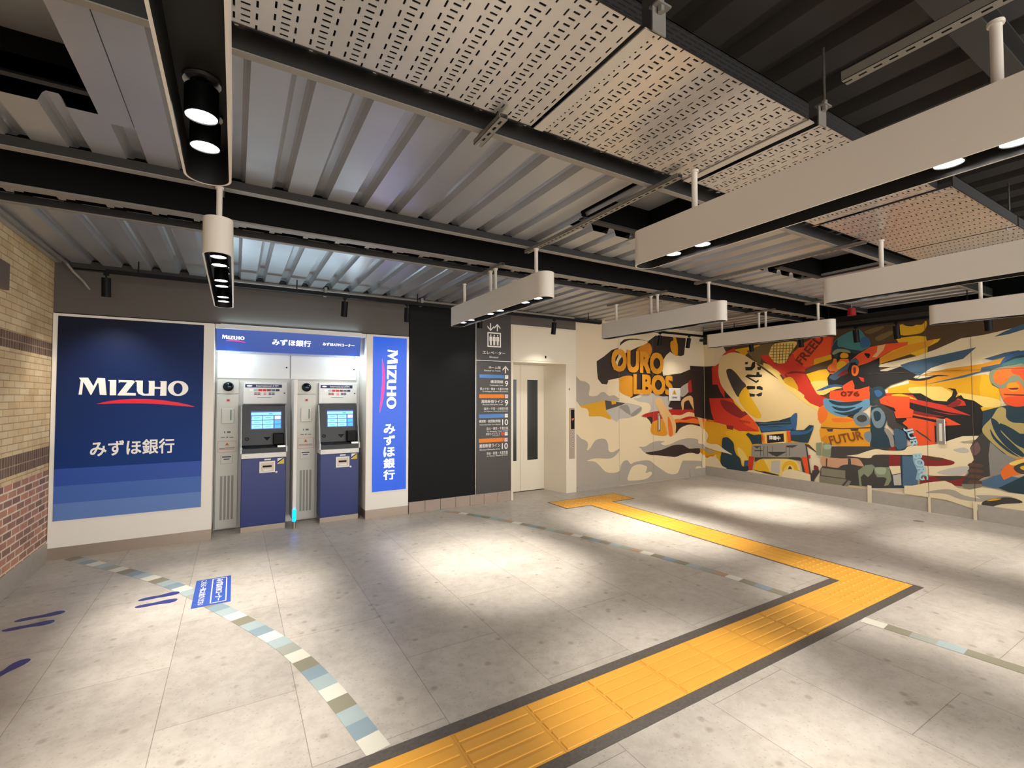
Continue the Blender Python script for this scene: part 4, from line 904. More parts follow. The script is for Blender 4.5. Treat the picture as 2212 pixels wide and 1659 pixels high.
# ------------------------------------------------------------------ bank corner
def frame_box(mb_, x0, z0, x1, z1, y, d_, w_, mi=0):
    mb_.box(x0, y, z0, x1, y + d_, z0 + w_, mi); mb_.box(x0, y, z1 - w_, x1, y + d_, z1, mi); mb_.box(x0, y, z0 + w_, x0 + w_, y + d_, z1 - w_, mi); mb_.box(x1 - w_, y, z0 + w_, x1, y + d_, z1 - w_, mi)
def logo(mb_, M_, s_, mi=0, red=1):
    for p in LOGO: mb_.plate([(a * s_, b_ * s_) for a, b_ in p], M_, mi)
    o, i_ = LOGO_O; n = len(o)
    mb_.add([M_(a * s_, b_ * s_, 0) for a, b_ in o] + [M_(a * s_, b_ * s_, 0) for a, b_ in i_], [(k, (k + 1) % n, n + (k + 1) % n, n + k) for k in range(n)], mi)
    mb_.plate([(a * s_, b_ * s_) for a, b_ in SWOOSH], M_, red)
bp = thing('bank_panel', 'large white panel with a dark blue bank poster next to the brick wall', 'sign panel', (-.86, 6.1, 0))
m_ = MB(); m_.bev(XL + .004, 6.092, .112, -.203, 6.49, 2.362, .003); m_.build('white_surround', M['white'], bp)
m_ = MB(); m_.box(XL + .004, 6.096, 0, -.203, 6.49, .112); m_.build('steel_plinth', M['steel'], bp)
m_ = MB(); m_.box(-1.478, 6.088, .366, -.302, 6.094, 2.336, 0)
for z0, z1, mi in ((.366, .53, 3), (.53, .697, 2), (.697, .862, 1)): m_.box(-1.476, 6.0874, z0, -.304, 6.088, z1, mi)
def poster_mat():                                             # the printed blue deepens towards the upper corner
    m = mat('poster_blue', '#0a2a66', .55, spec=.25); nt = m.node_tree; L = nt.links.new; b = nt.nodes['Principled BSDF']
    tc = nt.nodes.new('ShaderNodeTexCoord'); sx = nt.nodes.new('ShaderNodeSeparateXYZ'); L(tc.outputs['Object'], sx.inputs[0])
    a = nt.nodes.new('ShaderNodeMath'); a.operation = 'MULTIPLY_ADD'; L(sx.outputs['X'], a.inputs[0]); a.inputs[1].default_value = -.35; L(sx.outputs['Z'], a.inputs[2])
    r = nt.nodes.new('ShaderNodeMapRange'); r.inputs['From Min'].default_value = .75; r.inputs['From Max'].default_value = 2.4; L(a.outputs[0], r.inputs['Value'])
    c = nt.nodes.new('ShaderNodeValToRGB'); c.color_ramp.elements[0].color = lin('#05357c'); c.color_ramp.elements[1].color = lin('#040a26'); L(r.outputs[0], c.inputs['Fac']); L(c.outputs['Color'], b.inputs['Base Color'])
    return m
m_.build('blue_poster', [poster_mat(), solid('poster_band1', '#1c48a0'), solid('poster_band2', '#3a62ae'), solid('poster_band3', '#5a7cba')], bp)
m_ = MB(); LG = lambda a, b_, d_: (-1.32 + a, 6.0868, 1.561 + b_); logo(m_, LG, .001)
red = solid('logo_red', '#e4002b', .4); m_.build('logo', [M['ink'], red], bp); m_ = MB()
m_.text('みずほ銀行', lambda a, b_, d_: (a, 6.0868 - d_, b_), -1.221, .962, -.545, 1.118, 0, .018)
m_.build('bank_name', M['ink'], bp)
# housing of the niche
m_ = MB(); m_.box(-.2, 6.50, 0, 1.44, 6.55, 2.362); m_.box(-.198, 6.095, 2.318, 1.436, 6.5, 2.362); struct('wall_niche', m_, M['atmwhite'])
for x0, x1, lb in ((-.185, .585, 'blank white hatch above the left cash machine'), (.60, 1.40, 'blank white hatch above the right cash machine')):
    t_ = thing('wall_hatch', lb, 'hatch', ((x0 + x1) / 2, 6.48, 1.9))
    m_ = MB(); m_.bev(x0, 6.468, 1.775, x1, 6.5, 2.075, .003); m_.build('door_leaf', M['atmwhite'], t_); m_ = MB(); m_.cyl((x1 - .035, 6.462, 1.92), (x1 - .035, 6.468, 1.92), .01, 10, 0); m_.build('lock', M['blk'], t_)
nh = thing('machine_divider', 'slim white divider with a glowing blue foot between the two cash machines', 'divider', (.62, 6.3, 0))
m_ = MB(); m_.bev(.602, 6.11, .085, .641, 6.49, 1.76, .004); m_.build('upright', M['atmwhite'], nh)
m_ = MB(); m_.cyl((.6215, 6.11, 0), (.6215, 6.11, .085), .02, 14); m_.build('steel_foot', M['steel'], nh, True)
m_ = MB(); m_.cyl((.6215, 6.108, .085), (.6215, 6.108, .22), .0215, 14); m_.build('blue_indicator', mat('blue_led', '#0a5cff', .4, emit=(0, .25, 1, 1), estr=3.0), nh, True)
c_ = thing('added_cove_light', 'added cool light strip along the top of the white niche casing', 'light', (.6, 6.11, 2.36)); m_ = MB(); m_.box(-.15, 6.10, 2.362, 1.38, 6.112, 2.367); m_.build('strip', mat('added_cove_strip', '#cfe8f4', .3, emit=(.5, .7, .9, 1), estr=.22), c_)  # added strip, goes with the blue tint on the ceiling above
ld = bpy.data.lights.new('added_cove_glow', 'AREA'); ld.shape = 'RECTANGLE'; ld.size = 1.5; ld.size_y = .03; ld.energy = 2.6; ld.color = (.6, .85, 1)
lo = bpy.data.objects.new('added_cove_glow', ld); COL.objects.link(lo); lo.location = (.6, 6.085, 2.37); lo.rotation_euler = (math.radians(180 + 30), 0, 0)  # added area lamp that throws cool light up at the deck
# right upright sign panel
rp = thing('upright_sign', 'white panel with a glowing upright blue bank sign between machines and black wall', 'sign panel', (1.72, 6.1, 0))
m_ = MB(); m_.bev(1.44, 6.09, .11, 2.0, 6.54, 2.362, .003); m_.build('white_surround', M['white'], rp)
m_ = MB(); m_.box(1.442, 6.094, 0, 2.0, 6.54, .11); m_.build('steel_plinth', M['steel'], rp)
glow_blue = mat('lightbox_blue', '#02246a', .3, emit=lin('#0059dd'), estr=.56)
glow_white = mat('lightbox_white', '#ffffff', .3, emit=(1, 1, 1, 1), estr=.75)
glow_pink = mat('lightbox_pink', '#f02080', .3, emit=lin('#f2106a'), estr=.75)
m_ = MB(); m_.box(1.523, 6.085, .336, 1.967, 6.092, 2.333); m_.build('blue_lightbox', glow_blue, rp)
m_ = MB(); sv = .776 / .887; VM = lambda a, b_, d_: (1.700 + b_, 6.0845, 2.175 - a); logo(m_, lambda a, b_, d_: (1.7 + b_ * .90, 6.0845, 2.175 - a), sv * .001)
for i, ch in enumerate('みずほ銀行'):
    zt = 1.20 - i * .149; m_.text(ch, lambda a, b_, d_: (a, 6.0845 - d_, b_), 1.668, zt - .128, 1.815, zt, 0, .02)
m_.build('glowing_lettering', [glow_white, glow_pink], rp)
# header sign
hd = thing('header_sign', 'blue lit header sign spanning the two cash machines', 'sign', (.58, 6.2, 2.19))
m_ = MB(); m_.add([(-.19, 6.15, 2.325), (1.38, 6.15, 2.325), (1.38, 6.19, 2.078), (-.19, 6.19, 2.078), (-.19, 6.32, 2.325), (1.38, 6.32, 2.325), (1.38, 6.32, 2.078), (-.19, 6.32, 2.078)], [(0, 3, 2, 1), (4, 5, 6, 7), (0, 1, 5, 4), (3, 7, 6, 2), (0, 4, 7, 3), (1, 2, 6, 5)])
m_.build('sign_box', mat('header_blue', '#052a70', .3, emit=lin('#0848a8'), estr=.42), hd)
HM = lambda a, b_, d_: (a, 6.149 + (2.325 - b_) * .162 - .0015 - d_, b_)
m_ = MB(); s2 = .218 / .887
logo(m_, lambda a, b_, d_: HM(-.135 + a, 2.205 + b_, 0), s2 * .001); m_.build('logo', [glow_white, glow_pink], hd)
m_ = MB(); m_.text('みずほ銀行', HM, .368, 2.165, .79, 2.238, 0, .02); m_.build('bank_name', glow_white, hd)
m_ = MB(); m_.text('みずほATMコーナー', HM, .925, 2.19, 1.306, 2.228, 0, .02); m_.build('corner_name', glow_white, hd)
for x, lb in ((-.14, 'bright white downlight under the header sign at its left end'), (1.375, 'bright white downlight under the header sign at its right end')):
    t_ = thing('niche_light', lb, 'light', (x, 6.25, 2.0))
    m_ = MB(); m_.bev(x - .03, 6.21, 1.955, x + .03, 6.27, 2.075, .008); m_.build('lit_diffuser', mat('niche_diffuser', '#ffffff', .3, emit=(.86, .96, 1, 1), estr=6), t_)
    m_ = MB(); m_.box(x - .035, 6.205, 2.072, x + .035, 6.275, 2.08); m_.build('mount', M['atmwhite'], t_)
    ld = bpy.data.lights.new('niche_glow', 'POINT'); ld.energy = 3.2; ld.color = (.72, .9, 1); ld.shadow_soft_size = .06
    lo = bpy.data.objects.new('niche_glow', ld); COL.objects.link(lo); lo.location = (x + (.09 if x < 0 else -.09), 6.2, 2.03)

def atm(x0, label):
    X = lambda a: x0 + a
    t = thing('cash_machine', label, 'cash machine', (X(.23), 6.3, 0), 'blue and white cash machines')
    m = MB(); m.bev(X(0), 6.20, .062, X(.462), 6.47, .838, .004); m.build('blue_cabinet', M['navy'], t)
    m = MB(); m.box(X(.002), 6.204, .0, X(.46), 6.46, .06); m.build('steel_kick_plate', M['steel'], t)
    m = MB(); m.bev(X(-.002), 6.19, .840, X(.465), 6.47, .900, .006); m.box(X(.03), 6.1895, .868, X(.06), 6.19, .875, 1); m.build('white_band', [M['atmwhite'], M['atmgrey']], t)
    # dark control hood: tilted keyboard shelf and screen face
    prof = [(6.19, .902), (6.19, .955), (6.30, .985), (6.335, 1.44), (6.375, 1.46), (6.47, 1.46), (6.47, .902)]
    m = MB(); n = len(prof); v = [(X(.003), y, z) for y, z in prof] + [(X(.458), y, z) for y, z in prof]
    m.add(v, [tuple(range(n)), tuple(range(n, 2 * n))[::-1]] + [(k, n + k, n + (k + 1) % n, (k + 1) % n) for k in range(n)]); m.build('dark_hood', solid('hood_grey', '#191b1e', .4), t)
    fc = lambda a, z, d_: (X(a), 6.30 + (z - .985) * .077 - .0012 - d_, z)
    m = MB()
    for xa in (-.012, .456): m.box(X(xa), 6.19, .90, X(xa + .018), 6.40, .97); m.add([(X(xa), 6.19, .97), (X(xa + .012), 6.19, .97), (X(xa + .012), 6.33, 1.45), (X(xa), 6.33, 1.45), (X(xa), 6.40, .97), (X(xa + .012), 6.40, .97), (X(xa + .012), 6.40, 1.45), (X(xa), 6.40, 1.45)], [(0, 1, 2, 3), (4, 7, 6, 5), (0, 3, 7, 4), (1, 5, 6, 2), (3, 2, 6, 7)])
    m.build('side_trim', solid('trim_pale', '#aeb3b2', .35, metal=.3), t)
    sc_m = mat('screen_blue', '#0c2c6c', .2, emit=lin('#123a86'), estr=.6)
    bt = mat('screen_button', '#7fd0f0', .2, emit=lin('#6cc8f2'), estr=.85); bt2 = mat('screen_button_grey', '#b8c0d8', .2, emit=lin('#a8b0d0'), estr=.8); bt3 = mat('screen_button_blue', '#1a8ad8', .2, emit=lin('#1a90e0'), estr=.8)
    m = MB(); R_ = lambda a, b_, c, d_, mi, dep: m.add([fc(a, b_, dep), fc(c, b_, dep), fc(c, d_, dep), fc(a, d_, dep)], [(0, 1, 2, 3)], mi)
    R_(.090, 1.170, .415, 1.385, 0, 0.001); R_(.094, 1.335, .411, 1.368, 1, .002); R_(.28, 1.342, .32, 1.358, 3, .003)
    for j in range(3):
        for i in range(2): R_(.100 + i * .118, 1.178 + j * .052, .210 + i * .118, 1.222 + j * .052, 1, .002); R_(.125 + i * .118, 1.196 + j * .052, .185 + i * .118, 1.204 + j * .052, 3, .003)
        R_(.342, 1.178 + j * .052, .408, 1.222 + j * .052, (3, 3, 2)[j], .002)
    m.build('touch_screen', [sc_m, bt, bt2, bt3], t)
    m = MB()                                                 # cash slot, card mouth, keypad, coin tray
    m.bev(X(.16), 6.186, .955, X(.345), 6.235, .972, .003); m.build('cash_slot', M['blk'], t)
    m = MB(); m.bev(X(.325), 6.24, .985, X(.44), 6.31, 1.12, .008); m.build('keypad_hood', M['blk'], t)
    m = MB(); m.add([fc(.225, 1.075, .004), fc(.30, 1.075, .004), fc(.262, 1.035, .02), fc(.225, 1.075, -.01), fc(.30, 1.075, -.01), fc(.262, 1.035, -.01)], [(0, 2, 1), (3, 4, 5), (0, 1, 4, 3), (1, 2, 5, 4), (2, 0, 3, 5)]); m.build('card_mouth', M['blk'], t)
    m = MB(); m.ring((X(.055), 6.295, 1.06), (0, -1, 0), .012, .020, .006, 16); m.build('lock_ring', M['blk'], t)
    m = MB(); m.bev(X(.365), 6.186, .955, X(.455), 6.25, .982, .004); m.build('receipt_shelf', M['silver'], t)
    m = MB(); frame_box(m, X(.182), .668, X(.345), .80, 6.190, .012, .016, 0); m.box(X(.198), 6.194, .684, X(.329), 6.2, .784, 1); m.box(X(.215), 6.192, .73, X(.31), 6.195, .752, 2); m.box(X(.22), 6.186, .69, X(.31), 6.194, .712, 0); m.build('coin_slot', [M['atmwhite'], M['steel'], M['blk']], t)
    m = MB(); m.box(X(.232), 6.196, .812, X(.30), 6.2, .828, 0); m.cyl((X(.36), 6.19, .668), (X(.36), 6.2, .668), .012, 14, 0); m.build('small_plates', [M['atmwhite']], t)
    m = MB(); m.box(X(.37), 6.197, .76, X(.44), 6.2, .83, 0); m.add([(X(.37), 6.1965, .76), (X(.44), 6.1965, .76), (X(.44), 6.1965, .83)], [(0, 1, 2)], 1); m.add([(X(.37), 6.1963, .77), (X(.37), 6.1963, .788), (X(.43), 6.1963, .83), (X(.44), 6.1963, .825)], [(0, 3, 2, 1)], 2); m.build('warning_sticker', [M['atmwhite'], solid('sticker_yellow', '#d8b820'), M['blk']], t)
    # illustrated plate above
    m = MB(); m.bev(X(.01), 6.44, 1.468, X(.485), 6.5, 1.735, .004); m.cyl((X(.455), 6.436, 1.60), (X(.455), 6.44, 1.60), .008, 10, 1); m.build('upper_plate', [M['atmwhite'], M['blk']], t)
    m = MB(); m.box(X(.03), 6.437, 1.667, X(.425), 6.44, 1.707, 0); G = lambda a, b_, d_: (a, 6.4362 - d_, b_)
    m.text('International ATM', G, X(.145), 1.677, X(.385), 1.698, 1, .01)
    m.add([(X(.075 + .03 * math.cos(k * .524)), 6.4362, 1.687 + .011 * math.sin(k * .524)) for k in range(12)], [tuple(range(12))], 1)
    for i, mi in enumerate((1, 2, 3, 3, 4, 5, 6)):
        a = .075 + i * .047; m.box(X(a), 6.437, 1.622, X(a + .041), 6.44, 1.648, mi)
    for i, (a, mi) in enumerate(((.125, 4), (.16, 4), (.225, 7), (.28, 6), (.315, 6))): m.box(X(a), 6.4372, 1.578, X(a + .03), 6.44, 1.590, mi); m.box(X(a), 6.4372, 1.596, X(a + .03), 6.44, 1.606, mi)
    m.box(X(.16), 6.4372, 1.545, X(.31), 6.44, 1.549, 5)
    m.build('printed_band', [solid('print_navy', '#1b2350'), M['ink'], solid('print_grey', '#b8b8c0'), solid('print_red', '#c8302c'), solid('print_dred', '#8a3a40'), solid('print_teal', '#5d7478'), solid('print_dark', '#2a3558'), solid('print_pink', '#e08a90')], t)
    return t
def column(x0, label):
    X = lambda a: x0 + a
    t = thing('machine_column', label, 'service column', (X(.12), 6.45, 0), 'narrow service columns beside the cash machines')
    m = MB(); m.bev(X(.01), 6.44, .02, X(.235), 6.5, 1.585, .004); m.bev(X(.01), 6.445, 1.59, X(.235), 6.5, 1.76, .004); m.build('pale_front', M['atmgrey'], t)
    m = MB(); cc = (X(.125), 6.438, 1.675); v = []; 
    for r_, dd in ((.056, 0), (.052, .018), (.038, .034), (.018, .042)):
        for k in range(20): v.append((cc[0] + r_ * math.cos(k * math.pi / 10), cc[1] - dd, cc[2] + r_ * math.sin(k * math.pi / 10)))
    m.add(v, [(j * 20 + k, (j + 1) * 20 + k, (j + 1) * 20 + (k + 1) % 20, j * 20 + (k + 1) % 20) for j in range(3) for k in range(20)] + [tuple(range(60, 80))[::-1]]); m.build('convex_mirror', mat('mirror_glass', '#30363a', .08, 1.0), t, True)
    m = MB(); m.box(X(.105), 6.434, 1.495, X(.148), 6.44, 1.532, 0); m.box(X(.114), 6.432, 1.503, X(.139), 6.435, 1.524, 1); m.build('call_button', [solid('pinkish', '#c8a8a0'), solid('button_red', '#9a1822')], t)
    m = MB(); m.bev(X(.06), 6.425, 1.24, X(.19), 6.442, 1.42, .006); m.box(X(.15), 6.423, 1.28, X(.162), 6.4255, 1.40, 1); m.build('handset_plate', [M['atmgrey'], solid('green_dark', '#4c6a58')], t)
    m = MB(); frame_box(m, X(.03), .905, X(.215), 1.035, 6.4385, .0016, .0035, 0); cx_ = X(.122)
    m.add([(cx_ - .024, 6.438, .982), (cx_ + .024, 6.438, .982), (cx_, 6.438, 1.022)], [(0, 1, 2)], 1); m.add([(cx_ - .004, 6.4375, .988), (cx_ + .004, 6.4375, .988), (cx_ + .003, 6.4375, 1.006), (cx_ - .003, 6.4375, 1.006)], [(0, 1, 2, 3)], 2)
    m.box(X(.045), 6.4385, .952, X(.2), 6.44, .956, 2); m.box(X(.045), 6.4385, .935, X(.2), 6.44, .941, 0); m.build('warning_notice', [solid('notice_red', '#c87068'), solid('notice_orange', '#d88028'), M['blk']], t)
    m = MB(); m.box(X(.06), 6.438, 1.075, X(.10), 6.44, 1.083); m.box(X(.115), 6.438, 1.072, X(.13), 6.44, 1.087); m.box(X(.145), 6.438, 1.075, X(.185), 6.44, 1.083); m.box(X(.09), 6.438, 1.13, X(.10), 6.44, 1.15); m.box(X(.12), 6.438, 1.13, X(.155), 6.44, 1.15); m.build('small_print', M['atmprint'], t)
    m = MB(); m.bev(X(.06), 6.432, .77, X(.18), 6.442, .875, .004); m.box(X(.075), 6.430, .845, X(.165), 6.4325, .858, 1); m.box(X(.09), 6.430, .82, X(.15), 6.4325, .83, 1); m.build('leaflet_pocket', [M['atmgrey'], solid('print_navy', '#1b2350')], t)
    m = MB()
    for i in range(4): m.box(X(.058 + i * .037), 6.4385, .12, X(.082 + i * .037), 6.4402, .63)
    m.build('vent_slots', solid('vent_grey', '#8d8a80'), t)
    return t
M['atmprint'] = mat('small_print_grey', '#5a5a58', .6)
atm(.073, 'blue cash machine on the left, next to the large blue bank panel')
atm(.918, 'blue cash machine on the right, next to the upright blue sign')
column(-.195, 'narrow grey service column left of the left cash machine')
column(.655, 'narrow grey service column between the two cash machines')

# ------------------------------------------------------------------ lift sign, lift
ls = thing('lift_sign', 'dark wall panel listing platforms 9 and 10 with white lift symbol', 'sign', (3.29, 6.1, 0))
m_ = MB(); m_.box(3.0, 6.092, .15, 3.585, 6.104, 3.0); m_.build('panel', M['sign_dark'], ls)
m_ = MB(); m_.box(2.992, 6.088, .15, 3.0, 6.104, 2.9); m_.box(3.0, 6.0905, 2.084, 3.585, 6.092, 2.090); m_.build('metal_joint', M['silver'], ls)
I = MB(); G = lambda a, b_, d_: (a, 6.0905 - d_, b_)
R2 = lambda x0, z0, x1, z1, mi=0: I.box(x0, 6.0908, z0, x1, 6.092, z1, mi)
def arrow(cx_, z0, z1, w_, up, th):
    s_ = 1 if up else -1; zt = z1 if up else z0; zb = z0 if up else z1
    I.plate([(cx_ - th / 2, zb), (cx_ + th / 2, zb), (cx_ + th / 2, zt - s_ * th), (cx_ - th / 2, zt - s_ * th)], G)
    for sg in (-1, 1): I.plate([(cx_, zt), (cx_ + sg * w_ / 2, zt - s_ * w_ * .52), (cx_ + sg * w_ / 2, zt - s_ * (w_ * .52 + th * 1.35)), (cx_, zt - s_ * th * 1.35)], G)
arrow(3.238, 2.527, 2.643, .105, False, .018); arrow(3.352, 2.532, 2.645, .105, True, .018)
for r_ in ((3.186, 2.292, 3.204, 2.511), (3.396, 2.292, 3.414, 2.511), (3.204, 2.292, 3.396, 2.31), (3.204, 2.493, 3.396, 2.511)): R2(*r_)
for cx_ in (3.242, 3.300, 3.358):
    I.add([(cx_ + .011 * math.cos(k * .524), 6.0905, 2.466 + .013 * math.sin(k * .524)) for k in range(12)], [tuple(range(12))])
    I.plate([(cx_ - .022, 2.448), (cx_ + .022, 2.448), (cx_ + .025, 2.385), (cx_ + .017, 2.385), (cx_ + .015, 2.32), (cx_ + .002, 2.32), (cx_, 2.37), (cx_ - .002, 2.32), (cx_ - .015, 2.32), (cx_ - .017, 2.385), (cx_ - .025, 2.385)], G)
I.text('エレベーター', G, 3.106, 2.185, 3.489, 2.230, 0, .008); I.text('Elevator', G, 3.222, 2.130, 3.375, 2.158)
I.text('ホーム階', G, 3.207, 1.97, 3.409, 2.009, 0, .008); I.text('Elevator to Tracks', G, 3.135, 1.932, 3.409, 1.954); arrow(3.492, 1.909, 2.022, .1, True, .018)
R2(3.056, 1.833, 3.467, 1.883, 1); R2(3.483, 1.828, 3.540, 1.882, 0); I.text('横須賀線', G, 3.238, 1.755, 3.452, 1.802, 0, .006); I.text('9', G, 3.482, 1.712, 3.537, 1.797, 0, .01); I.text('Yokosuka Line', G, 3.223, 1.716, 3.452, 1.738)
I.text('保土ケ谷・鎌倉・久里浜方面', G, 3.062, 1.654, 3.537, 1.691); I.text('for Hodogaya, Kamakura & Kurihama', G, 3.107, 1.622, 3.537, 1.642)
R2(3.052, 1.537, 3.468, 1.592, 2); R2(3.481, 1.536, 3.537, 1.590, 3); I.text('湘南新宿ライン', G, 3.087, 1.463, 3.452, 1.512, 0, .006); I.text('9', G, 3.480, 1.422, 3.537, 1.509, 0, .01); I.text('Shonan-Shinjuku Line', G, 3.107, 1.428, 3.447, 1.451)
I.text('藤沢・平塚・小田原方面', G, 3.132, 1.361, 3.537, 1.400); I.text('for Fujisawa, Hiratsuka & Odawara', G, 3.132, 1.330, 3.537, 1.351)
R2(3.053, 1.245, 3.468, 1.300, 1); R2(3.480, 1.246, 3.534, 1.300, 0); I.text('横須賀・総武線(快速)', G, 3.05, 1.170, 3.407, 1.220, 0, .006); I.text('10', G, 3.436, 1.132, 3.537, 1.220, 0, .01); I.text('Yokosuka-Sobu Line (Rapid)', G, 3.056, 1.134, 3.407, 1.158)
I.text('品川・東京・千葉方面', G, 3.173, 1.066, 3.537, 1.108); I.text('for Shinagawa, Tokyo & Chiba', G, 3.183, 1.034, 3.537, 1.056)
I.text('成田エクスプレス', G, 3.163, .992, 3.40, 1.028); R2(3.418, .981, 3.472, 1.029, 4); R2(3.480, .978, 3.532, 1.029, 0); I.text('Narita Express', G, 3.27, .972, 3.394, .988)
R2(3.048, .888, 3.463, .946, 2); R2(3.475, .886, 3.530, .940, 3); I.text('湘南新宿ライン', G, 3.051, .812, 3.40, .868, 0, .006); I.text('10', G, 3.431, .776, 3.532, .864, 0, .01); I.text('Shonan-Shinjuku Line', G, 3.059, .768, 3.40, .795)
I.text('渋谷・新宿・大宮方面', G, 3.174, .702, 3.532, .748); I.text('for Shibuya, Shinjuku & Omiya', G, 3.179, .674, 3.532, .696)
G2 = lambda a, b_, d_: (a, 6.0902, b_)
for z0, t_ in ((1.838, 'JO'), (1.256, 'JO'), (.988, 'JO'), (1.546, 'JS'), (.896, 'JS')): I.text(t_, G2, 3.492, z0 + .004, 3.526, z0 + .034, 5)
I.build('symbols', [M['ink'], solid('line_blue', '#4a7fc0'), solid('line_orange', '#e07a08'), solid('icon_pink', '#efc4b4'), solid('icon_red', '#d03a36'), M['sign_dark']], ls)

lf = thing('lift', 'cream lift entrance with two narrow dark windows in its doors', 'lift', (4.2, 6.4, 0))
m_ = MB(); m_.bev(3.588, 6.092, 2.085, 4.838, 6.5, 2.66, .003); m_.build('header_casing', M['cream_door'], lf)
m_ = MB(); m_.bev(3.615, 6.086, 2.115, 4.812, 6.094, 2.638, .003); m_.box(4.208, 6.08, 2.165, 4.232, 6.087, 2.205, 1); m_.build('access_panel', [M['cream_door'], M['blk']], lf)
m_ = MB(); m_.box(3.588, 6.085, 0, 3.622, 6.7, 2.085); m_.build('left_jamb', M['cream_door'], lf)
m_ = MB(); v = [(4.625, 6.09, 0), (4.835, 6.09, 0), (4.835, 6.7, 0), (4.50, 6.56, 0), (4.50, 6.7, 0)]
m_.add([p for p in v] + [(a, b_, 2.085) for a, b_, c in v], [(0, 1, 6, 5), (0, 5, 8, 3), (1, 2, 7, 6), (3, 8, 9, 4), (2, 4, 9, 7), (5, 6, 7, 9, 8)]); m_.build('right_jamb', M['cream_door'], lf)
for x0, x1, wx0, wx1 in ((3.622, 4.03, 3.77, 3.962), (4.034, 4.51, 4.172, 4.378)):
    m_ = MB(); m_.bev(x0, 6.55, .012, x1, 6.59, 2.085, .002); dr = m_.build('sliding_door', M['cream_door'], lf)
    m_ = MB(); m_.box(wx0, 6.5485, .512, wx1, 6.5505, 1.838); m_.build('window', M['glass_b'], dr)
m_ = MB(); m_.box(3.622, 6.53, 0, 4.5, 6.6, .004); m_.build('sill', M['steel'], lf)
m_ = MB(); m_.bev(4.69, 6.078, .548, 4.792, 6.092, 1.372, .002); m_.box(4.714, 6.076, 1.03, 4.786, 6.079, 1.345, 1); m_.box(4.69, 6.077, 1.03, 4.702, 6.0785, 1.37, 2)
for z, mi in ((.965, 3), (.90, 3), (.81, 3), (.75, 3)): m_.cyl((4.75, 6.074, z), (4.75, 6.079, z), .019, 14, 3); m_.cyl((4.75, 6.072, z), (4.75, 6.0745, z), .010, 10, 1)
m_.text('1F', lambda a, b_, d_: (a, 6.0755, b_), 4.735, 1.17, 4.77, 1.205, 4)
m_.build('call_panel', [M['steel'], M['blk'], solid('brass_edge', '#c8a040', .4), M['atmgrey'], solid('led_red', '#d03020', .4, emit=(1, .2, .1, 1), estr=1.2)], lf)
m_ = MB(); m_.box(4.686, 6.086, 1.66, 4.694, 6.09, 1.70); m_.box(4.68, 6.086, 1.678, 4.70, 6.09, 1.684); m_.build('small_mark', M['blk'], lf)

# ------------------------------------------------------------------ murals
PAL = dict(cream='#dccaa4', cream2='#d9be88', grey='#a39a8c', grey2='#8b867c', grey3='#45403c', dark='#2a1c16', black='#161413', orange='#d28c10', orange2='#c47a06', orange3='#dc6a1c', yellow='#dca814', yellow2='#d49a08', lyellow='#e2c266',
           red='#c2301a', red2='#b01c14', red3='#a42018', dred='#7e1c1a', orangered='#dc4c1c', lgrey='#b4ada2', tan='#d6ac70', blue='#2c5680', blue2='#38556a', dblue='#1a3440', dgrey='#3a3632', steel='#6a7c86', steelblue='#46637c', skyblue='#5c8ca8', skyblue2='#88a8b8',
           teal='#3c7474', brown='#4c3820', olive='#6a5a34', olive2='#7c8468', olive3='#7a7460', lgreen='#98a488', skin='#bc8c6c', mauve='#6c5250', brownred='#5a3c30', khaki='#a8955c', greyw='#827e78')
pn = sorted(PAL); pm = [mat('mural_' + k, PAL[k], .6) for k in pn]
TC = 8100
def clip(p, side):
    out = []
    for i in range(len(p)):
        a, b_ = p[i - 1], p[i]; ia, ib = (a[0] <= TC) == side, (b_[0] <= TC) == side
        if ia != ib: k = (TC - a[0]) / (b_[0] - a[0]); out.append((TC, a[1] + k * (b_[1] - a[1])))
        if ib: out.append(b_)
    return out
mw, mr = MB(), MB(); done = []
def lay(pts, mi):
    bb = (min(a for a, _ in pts), min(b_ for _, b_ in pts), max(a for a, _ in pts), max(b_ for _, b_ in pts))
    lv = 1 + max([l for q, l in done if q[0] < bb[2] and bb[0] < q[2] and q[1] < bb[3] and bb[1] < q[3]] or [0]); done.append((bb, lv))
    d_ = .0006 + lv * .00022
    for side, mb_ in ((True, mw), (False, mr)):
        q = clip(pts, side)
        q = [p for i, p in enumerate(q) if math.dist(p, q[i - 1]) > .5]
        q = [(a, max(8.0, min(b_, 2700.0))) for a, b_ in q]
        if len(q) < 3: continue
        F = (lambda a, b_, e: (min(a, 8082) / 1000, YB - d_, b_ / 1000)) if side else (lambda a, b_, e: (XR - d_, XR + YB - a / 1000, b_ / 1000))
        try: mb_.plate(q, F, mi)
        except Exception: pass
for ln in MURAL.strip().split('\n'):
    w_ = ln.split(); n_ = [int(k) for k in w_[2:]]; p = list(zip(n_[::2], n_[1::2]))
    if w_[1] == '1' and len(p) > 3: p = catmull(p, 4)
    if w_[0] == 'lgrey' and 0: continue
    lay([(max(4842, a) if a < 5200 else a, b_) for a, b_ in p], pn.index(w_[0]))
TOP = .0006 + (max(l for _, l in done) + 1) * .00022
RM = lambda d0: (lambda a, b_, e: (XR - d0 - e, XR + YB - a, b_))
def slant(F, ox, oz, ang, sx=1.0):
    ca, sa = math.cos(ang), math.sin(ang); return lambda a, b_, e: F(ox + (a * ca - b_ * sa) * sx, oz + a * sa + b_ * ca, e)
def lettering(name_, F, items): pass
F = RM(TOP)
WORDS = []
def word(txt, Fn, w_, h_, mt, bold=.02, on=1):
    m_ = MB(); m_.text(txt, Fn, 0, 0, w_, h_, 0, bold); WORDS.append((m_, mt, on))
LD, LBR, LS = solid('letter_dred', '#6a2214'), solid('letter_brown', '#7a4410'), solid('letter_sky', '#9cc0cc')
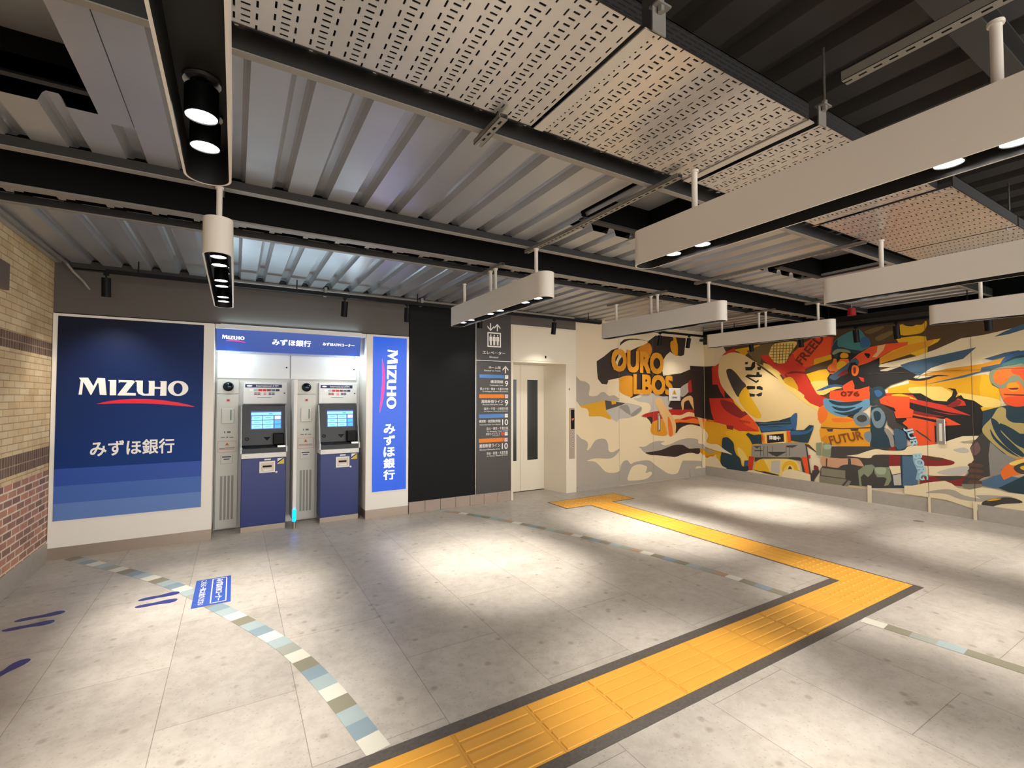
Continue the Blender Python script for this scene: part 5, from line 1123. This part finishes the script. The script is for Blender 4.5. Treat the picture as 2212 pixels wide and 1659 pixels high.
word('FREED', slant(F, 9.99, 2.075, .86), .55, .15, LD)
word('076', slant(F, 10.555, 1.565, 0), .255, .075, LD)
word('FUTUR', slant(F, 10.40, .80, .26), .47, .135, LBR)
word('JUR', slant(F, 11.335, 1.11, -1.30), .26, .105, LS, .03)
word('BORG', slant(F, 11.435, .765, -1.36), .36, .10, LS, .03)
word('TOKYO', slant(F, 8.85, 1.095, -.12), .22, .035, LD, .01)
word('牌樓中', slant(F, 9.41, .805, .0), .20, .075, M['ink'])
F2 = lambda a, b_, e: (a, YB - TOP - e, b_)
word('OURO', slant(F2, 5.60, 2.00, -.02), 1.30, .40, pm[pn.index('orange')], .045, 0)
word('LBOS', slant(F2, 6.12, 1.60, -.01), 1.03, .37, pm[pn.index('orange')], .045, 0)
for mb_, nm, lab, mats_ in ((mw, 'mural', 'mural of yellow lettering, dark blobs and grey clouds on cream, beside the lift', pm), (mr, 'mural', 'long mural of orange and blue goggled figures, red ribbon and gate on the right wall', pm)):
    o = mb_.build(nm, mats_); tag(o, lab, 'mural')
    if mb_ is mr: MR = o
    else: MWL = o
for m_, mt, on in WORDS: m_.build('painted_word', mt, MR if on else MWL)
gb = MB()
for y in (2.60, 2.14): gb.box(XR - TOP - .0004, y - .002, .0, XR - TOP + .0002, y + .002, 2.6)
gb.box(XR - TOP - .0004, .2, 1.895, XR - TOP + .0002, 3.27, 1.899)
gb.build('board_joints', solid('joint_shade', '#5a4634'), MR)
gb = MB()
for x in (5.78, 6.62): gb.box(x - .0015, YB - TOP - .0004, .1, x + .0015, YB - TOP + .0002, 2.6)
gb.build('board_joints', solid('joint_pale', '#8d8272'), MWL)
# notices fixed on the murals
n_ = thing('warning_notice', 'small white notice with a yellow warning triangle on the lettered mural', 'notice', (7.17, 6.09, 1.6))
m_ = MB(); m_.bev(7.03, 6.072, 1.483, 7.35, YB - TOP - .001, 1.725, .003); m_.build('plate', M['atmwhite'], n_)
m_ = MB(); m_.add([(7.12, 6.0708, 1.60), (7.24, 6.0708, 1.60), (7.18, 6.0708, 1.70)], [(0, 1, 2)], 0); m_.add([(7.174, 6.0704, 1.615), (7.186, 6.0704, 1.615), (7.184, 6.0704, 1.665), (7.176, 6.0704, 1.665)], [(0, 1, 2, 3)], 1)
m_.text('注意喚起', lambda a, b_, d_: (a, 6.0710 - d_, b_), 7.10, 1.525, 7.26, 1.56, 1, .01); m_.build('triangle_and_text', [solid('tri_yellow', '#d8a410'), M['blk']], n_)
m_ = MB(); m_.bev(6.735, 6.075, .92, 6.80, YB - TOP - .001, 1.26, .003); m_.box(6.755, 6.073, .95, 6.78, 6.075, 1.2, 1); tag(m_.build('narrow_plate', [M['silver'], M['atmgrey']]), 'narrow metal plate on the yellow shape under the lettered mural', 'plate')
m_ = MB(); m_.bev(XR - TOP - .016, 2.41, .93, XR - TOP - .001, 2.50, 1.26, .003); m_.box(XR - TOP - .0175, 2.44, .97, XR - TOP - .016, 2.47, 1.2, 1); tag(m_.build('narrow_plate', [M['silver'], M['atmgrey']]), 'narrow metal plate on the red cape of the long mural', 'plate')
